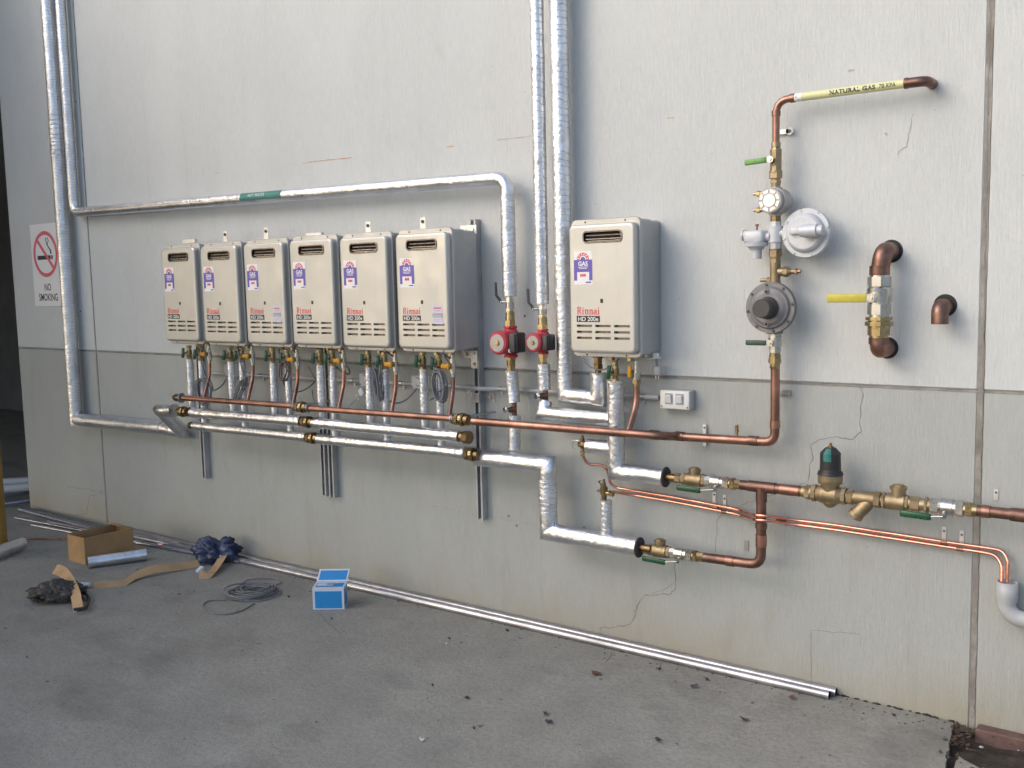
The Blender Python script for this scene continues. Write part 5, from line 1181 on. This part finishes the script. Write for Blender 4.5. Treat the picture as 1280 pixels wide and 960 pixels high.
bquad(t, [b0+u*L+v*Wd, b0+v*Wd, b0+v*Wd+Z*H, b0+u*L+v*Wd+Z*H], (.05, .95, .05, .9), 'back_panel')
P_, n_ = bquad(t, [b0+Z*H, b0+u*L+Z*H, b0+u*L+v*Wd+Z*(H+.002), b0+v*Wd+Z*(H+.002)], (.07, .95, .15, .75), 'top_panel')
obj('print', MB().poly([P_[0]+u*L*a_+v*Wd*b_+Z*.0022 for a_, b_ in ((.10, .3), (.62, .3), (.62, .85), (.10, .85))]), 'box_white', t)
obj('print', MB().poly([P_[0]+u*L*a_+v*Wd*b_+Z*.0034 for a_, b_ in ((.40, .4), (.6, .4), (.6, .8), (.40, .8))]), 'grey_print', t)
bquad(t, [b0+v*Wd+Z*(H+.004), b0+u*L+v*Wd+Z*(H+.004), b0+u*L+v*(Wd+.035)+Z*(H+.062)+u*.01, b0+v*(Wd+.035)+Z*(H+.062)+u*.012], (.06, .95, .12, .88), 'lid')
# dark blue bag: crumpled film
def crumple(c, sz, seed, mat, lab, name, cat, sub=5, amp=.42, knot=None):
    bm = bmesh.new(); bmesh.ops.create_icosphere(bm, subdivisions=sub, radius=1)
    for v_ in bm.verts:
        d_ = v_.co.normalized(); f_ = 1-amp*.5+amp*(abs(noise.noise(d_*2.0+V((seed, 0, 0))))*1.1+.40*abs(noise.noise(d_*5+V((0, seed, 0))))-.22*abs(noise.noise(d_*8+V((seed, seed, 0))))*1.6-.12*abs(noise.noise(d_*19))+.05*noise.noise(d_*30))
        if knot:
            k_ = d_.dot(V(knot).normalized()); f_ *= (1-.45*math.exp(-((k_-.34)/.16)**2))*(1+.12*math.sin(14*math.atan2(d_.y, d_.z))*max(0, k_-.1))
        v_.co = V((d_.x*sz[0], d_.y*sz[1], max(d_.z, -.55)*sz[2]))*f_
    mz = min(v_.co.z for v_ in bm.verts); ang = Matrix.Rotation(.64, 4, 'Z')
    mb = MB().from_bm(bm, Matrix.Translation(V((c.x, c.y, -mz))) @ ang, True); return one(name, mb, mat, lab, cat)
cb_ = gnd(282, 700); crumple(V((cb_.x-.0, -.17, 0)), (.155, .085, .105), 3.1, 'bag_blue', 'crumpled dark blue plastic bag against the wall foot', 'plastic_bag', 'bag', knot=(1, 0, .25))
# grey cable coil
c = gnd(302, 745); P = []; rnd = random.Random(4)
for i in range(11*18):
    a_ = 2*math.pi*i/18; k_ = .85+.28*math.sin(i/18*1.7)+.05*rnd.uniform(-1, 1)
    q = V((.125*k_*math.cos(a_)+.02*math.sin(i/18*2.1), .135*k_*math.sin(a_)*.9+.02*math.cos(i/18*1.3), .006+.0028*(i/18)+.004*math.sin(a_*2+i*.05))); P.append(V((c.x+.03, c.y+.05, 0))+Matrix.Rotation(.4, 3, 'Z') @ q)
t = thing('cable_coil', 'loose coil of grey cable lying on the concrete', 'cable', (c.x, c.y, 0)); obj('coil', MB().tube(P, .0042, 6), 'cord_grey', t)
lp = [gnd(x_, y_, .005) for x_, y_ in ((318, 754), (300, 765), (275, 769), (256, 763), (253, 755), (262, 750), (282, 750))]; obj('loose_loop', MB().tube(lp, .0038, 6, .06), 'cord_grey', t)
lp = [gnd(x_, y_, .01) for x_, y_ in ((292, 737), (310, 724), (335, 722), (351, 724), (353, 728), (340, 733), (322, 734))]; obj('loose_loop', MB().tube(lp, .0038, 6, .06), 'cord_grey', t)
# tan paper strips
def strip(px, wd, lift, mat, lab, name='paper_strip'):
    P = []; 
    for k_, (x_, y_) in enumerate(px): q = gnd(x_, y_, .01); P.append(q+Z*lift[k_])
    Q = []
    for i in range(len(P)-1):
        for k_ in range(6):
            x_ = k_/6; p0_, p1_, p2_, p3_ = P[max(0, i-1)], P[i], P[i+1], P[min(len(P)-1, i+2)]
            Q.append(.5*((2*p1_)+(p2_-p0_)*x_+(2*p0_-5*p1_+4*p2_-p3_)*x_*x_+(3*p1_-p0_-3*p2_+p3_)*x_**3))
    Q.append(P[-1]); return one(name, MB().ribbon(Q, wd, .0015, V((.35, -.75, .55)).normalized()), mat, lab, 'paper')
strip([(118, 733), (150, 730), (172, 722), (195, 717), (225, 711), (249, 706)], .055, [0, .0, .015, .03, .015, .01], 'tan_paper', 'long tan paper strip curling over the ground left of the blue bag')
strip([(249, 721), (262, 719), (275, 708), (285, 696)], .06, [.01, .01, .03, .07], 'tan_paper', 'short tan paper strip looping up by the blue bag')
q = gnd(250, 712, .02); one('paper_scrap', MB().box(q, (.03, .05, .02), .004, 1, Matrix.Rotation(.5, 3, 'X')), 'box_white', 'pale scrap at the bend of the tan paper strip', 'scrap')
q = gnd(276, 697, .04); one('paper_scrap', MB().box(q, (.045, .03, .035), .006, 1, Matrix.Rotation(.6, 3, 'Y')), 'box_white', 'pale blue scrap in front of the dark blue bag', 'scrap')
q = gnd(105, 731, .02); one('paper_scrap', MB().box(q, (.07, .04, .02), .004, 1, Matrix.Rotation(.5, 3, 'Z')), 'box_white', 'pale blue scrap beside the dark heap at lower left', 'scrap')
# dark heap at lower left
c = gnd(76, 752); crumple(V((c.x-.03, c.y, 0)), (.155, .10, .075), 9.7, 'bag_brown', 'dark crumpled tool bag on the ground at lower left', 'tool_bag', 'bag', 5, .5)
lp = [gnd(x_, y_, .03) for x_, y_ in ((48, 752), (44, 738), (58, 730), (85, 729), (104, 738), (112, 748), (108, 760), (92, 762))]; one('hose', MB().tube(lp, .009, 8, .06), 'plastic_black', 'black hose looped round the tool bag at lower left', 'hose')
strip([(70, 730), (82, 738), (94, 752), (98, 763)], .06, [.09, .10, .06, .0], 'tan_paper', 'tan paper strip lying over the dark tool bag')
# litter
def flake(px, py, w_, mat, lab, name, cat, seed):
    q = gnd(px, py, .003); rnd = random.Random(seed); k_ = 9; mb = MB(); top = []
    for i in range(k_):
        a_ = 2*math.pi*i/k_+rnd.uniform(-.2, .2); r_ = w_*rnd.uniform(.3, .62); top.append(q+V((r_*math.cos(a_), r_*.75*math.sin(a_), rnd.uniform(.002, .014))))
    cpt = q+Z*.008
    for i in range(k_): mb.poly([cpt, top[i], top[(i+1) % k_]]); mb.poly([q-Z*.002, top[(i+1) % k_], top[i]])
    one(name, mb, mat, lab, cat)
for i, (px, py, w_, mt, lab, nm, cat) in enumerate((
    (746, 843, .045, 'leaf_red', 'reddish dry leaf below the pair of aluminium tubes, left of centre', 'dry_leaf', 'leaf'), (682, 893, .03, 'leaf_brown', 'small tan leaf beside a dark chip in the middle of the concrete', 'dry_leaf', 'leaf'),
    (686, 903, .030, 'stone_dark', 'dark stone chip beside the tan leaf', 'stone_chip', 'stone'), (634, 789, .022, 'stone_dark', 'dark chip on the ground near the middle of the tubes', 'stone_chip', 'stone'),
    (824, 837, .03, 'stone_dark', 'dark chip just in front of the tubes, left of two', 'stone_chip', 'stone'), (867, 859, .036, 'stone_dark', 'flat dark chip in front of the tubes, right of two', 'stone_chip', 'stone'),
    (822, 926, .034, 'stone_dark', 'dark rounded stone near the bottom edge, right of centre', 'stone_chip', 'stone'), (931, 900, .042, 'leaf_brown', 'curled dark leaf alone on the concrete near the tube ends', 'dry_leaf', 'leaf'),
    (584, 873, .028, 'stone_dark', 'flat grey chip left of centre on the concrete', 'stone_chip', 'stone'), (562, 799, .018, 'stone_dark', 'small dark chip near a white crumb', 'stone_chip', 'stone'), (558, 806, .014, 'stone_pale', 'tiny white crumb on the concrete near a dark chip', 'stone_chip', 'stone'),
    (528, 926, .025, 'stone_pale', 'pale chip near the bottom edge, left of centre', 'stone_chip', 'stone'), (990, 873, .03, 'leaf_red', 'orange leaf fragment near the right ends of the tubes', 'dry_leaf', 'leaf'), (1117, 895, .02, 'stone_dark', 'dark chip on the slab near the soil patch', 'stone_chip', 'stone'),
    (541, 858, .018, 'stone_dark', 'small black chip on the left part of the concrete', 'stone_chip', 'stone'), (883, 850, .02, 'leaf_red', 'tiny reddish fragment below the tubes at right', 'dry_leaf', 'leaf'), (593, 911, .016, 'stone_dark', 'tiny dark chip low in the middle left', 'stone_chip', 'stone'),
    (361, 747, .018, 'stone_dark', 'small chip between cable coil and blue carton', 'stone_chip', 'stone'), (415, 774, .016, 'stone_dark', 'small chip just below the blue carton', 'stone_chip', 'stone'))): flake(px, py, w_, mt, lab, nm, cat, i)
# scrape lines on the slab
mb = MB().ribbon([gnd(x_, y_, .0012) for x_, y_ in ((399, 766), (406, 776), (418, 785), (427, 794))], .008, .0006, (0, 0, 1)); o = obj('slab_crack', mb, 'crack_dark'); o['kind'] = 'structure'
mb = MB().ribbon([gnd(x_, y_, .0012) for x_, y_ in ((765, 815), (762, 822), (758, 826))], .004, .0006, (0, 0, 1)); o = obj('slab_crack', mb, 'crack_dark'); o['kind'] = 'structure'
# brick edging and litter by the soil patch
q0 = V((1.185, -.062, -.05)); edging = thing('brick_edging', 'row of reddish bricks laid along the foot of the right wall panel', 'edging', q0)
for k_ in range(8):
    mb = MB().box(q0+V((.115+k_*.238, .03, .028)), (.228, .058, .076), .006, 1, Matrix.Rotation(.02*math.sin(k_*3), 3, 'Z')); obj('brick', mb, 'brick_red', edging)
rnd = random.Random(2); mb = MB()
for i in range(200):
    x_ = rnd.uniform(1.10, 2.0); y_ = rnd.uniform(-.45, -.02)
    if i < 90: x_ = rnd.gauss(1.15, .022); y_ = rnd.uniform(-.2, -.01)
    z_ = -.012+rnd.uniform(0, .018); r_ = rnd.uniform(.006, .017); a_ = rnd.uniform(0, 6.3); d_ = V((math.cos(a_), math.sin(a_), rnd.uniform(-.4, .4)))*r_; e_ = V((-math.sin(a_), math.cos(a_), rnd.uniform(-.4, .4)))*r_*.45; c_ = V((x_, y_, z_)); mb.poly([c_-d_, c_+e_, c_+d_, c_-e_])
o = obj('leaf_litter', mb, 'leaf_brown'); o['kind'] = 'stuff'
mb = MB()
for i in range(26):
    c_ = V((rnd.uniform(1.2, 1.9), rnd.uniform(-.35, -.06), -.02)); mb.ball(c_, rnd.uniform(.003, .008), (1.4, 1, .6), 6)
o = obj('pale_grit', mb, 'stone_pale'); o['kind'] = 'stuff'
for o in list(C.objects):
    if o.type == 'MESH' and o.parent is None and 'kind' not in o and 'category' not in o: o['kind'] = 'structure'
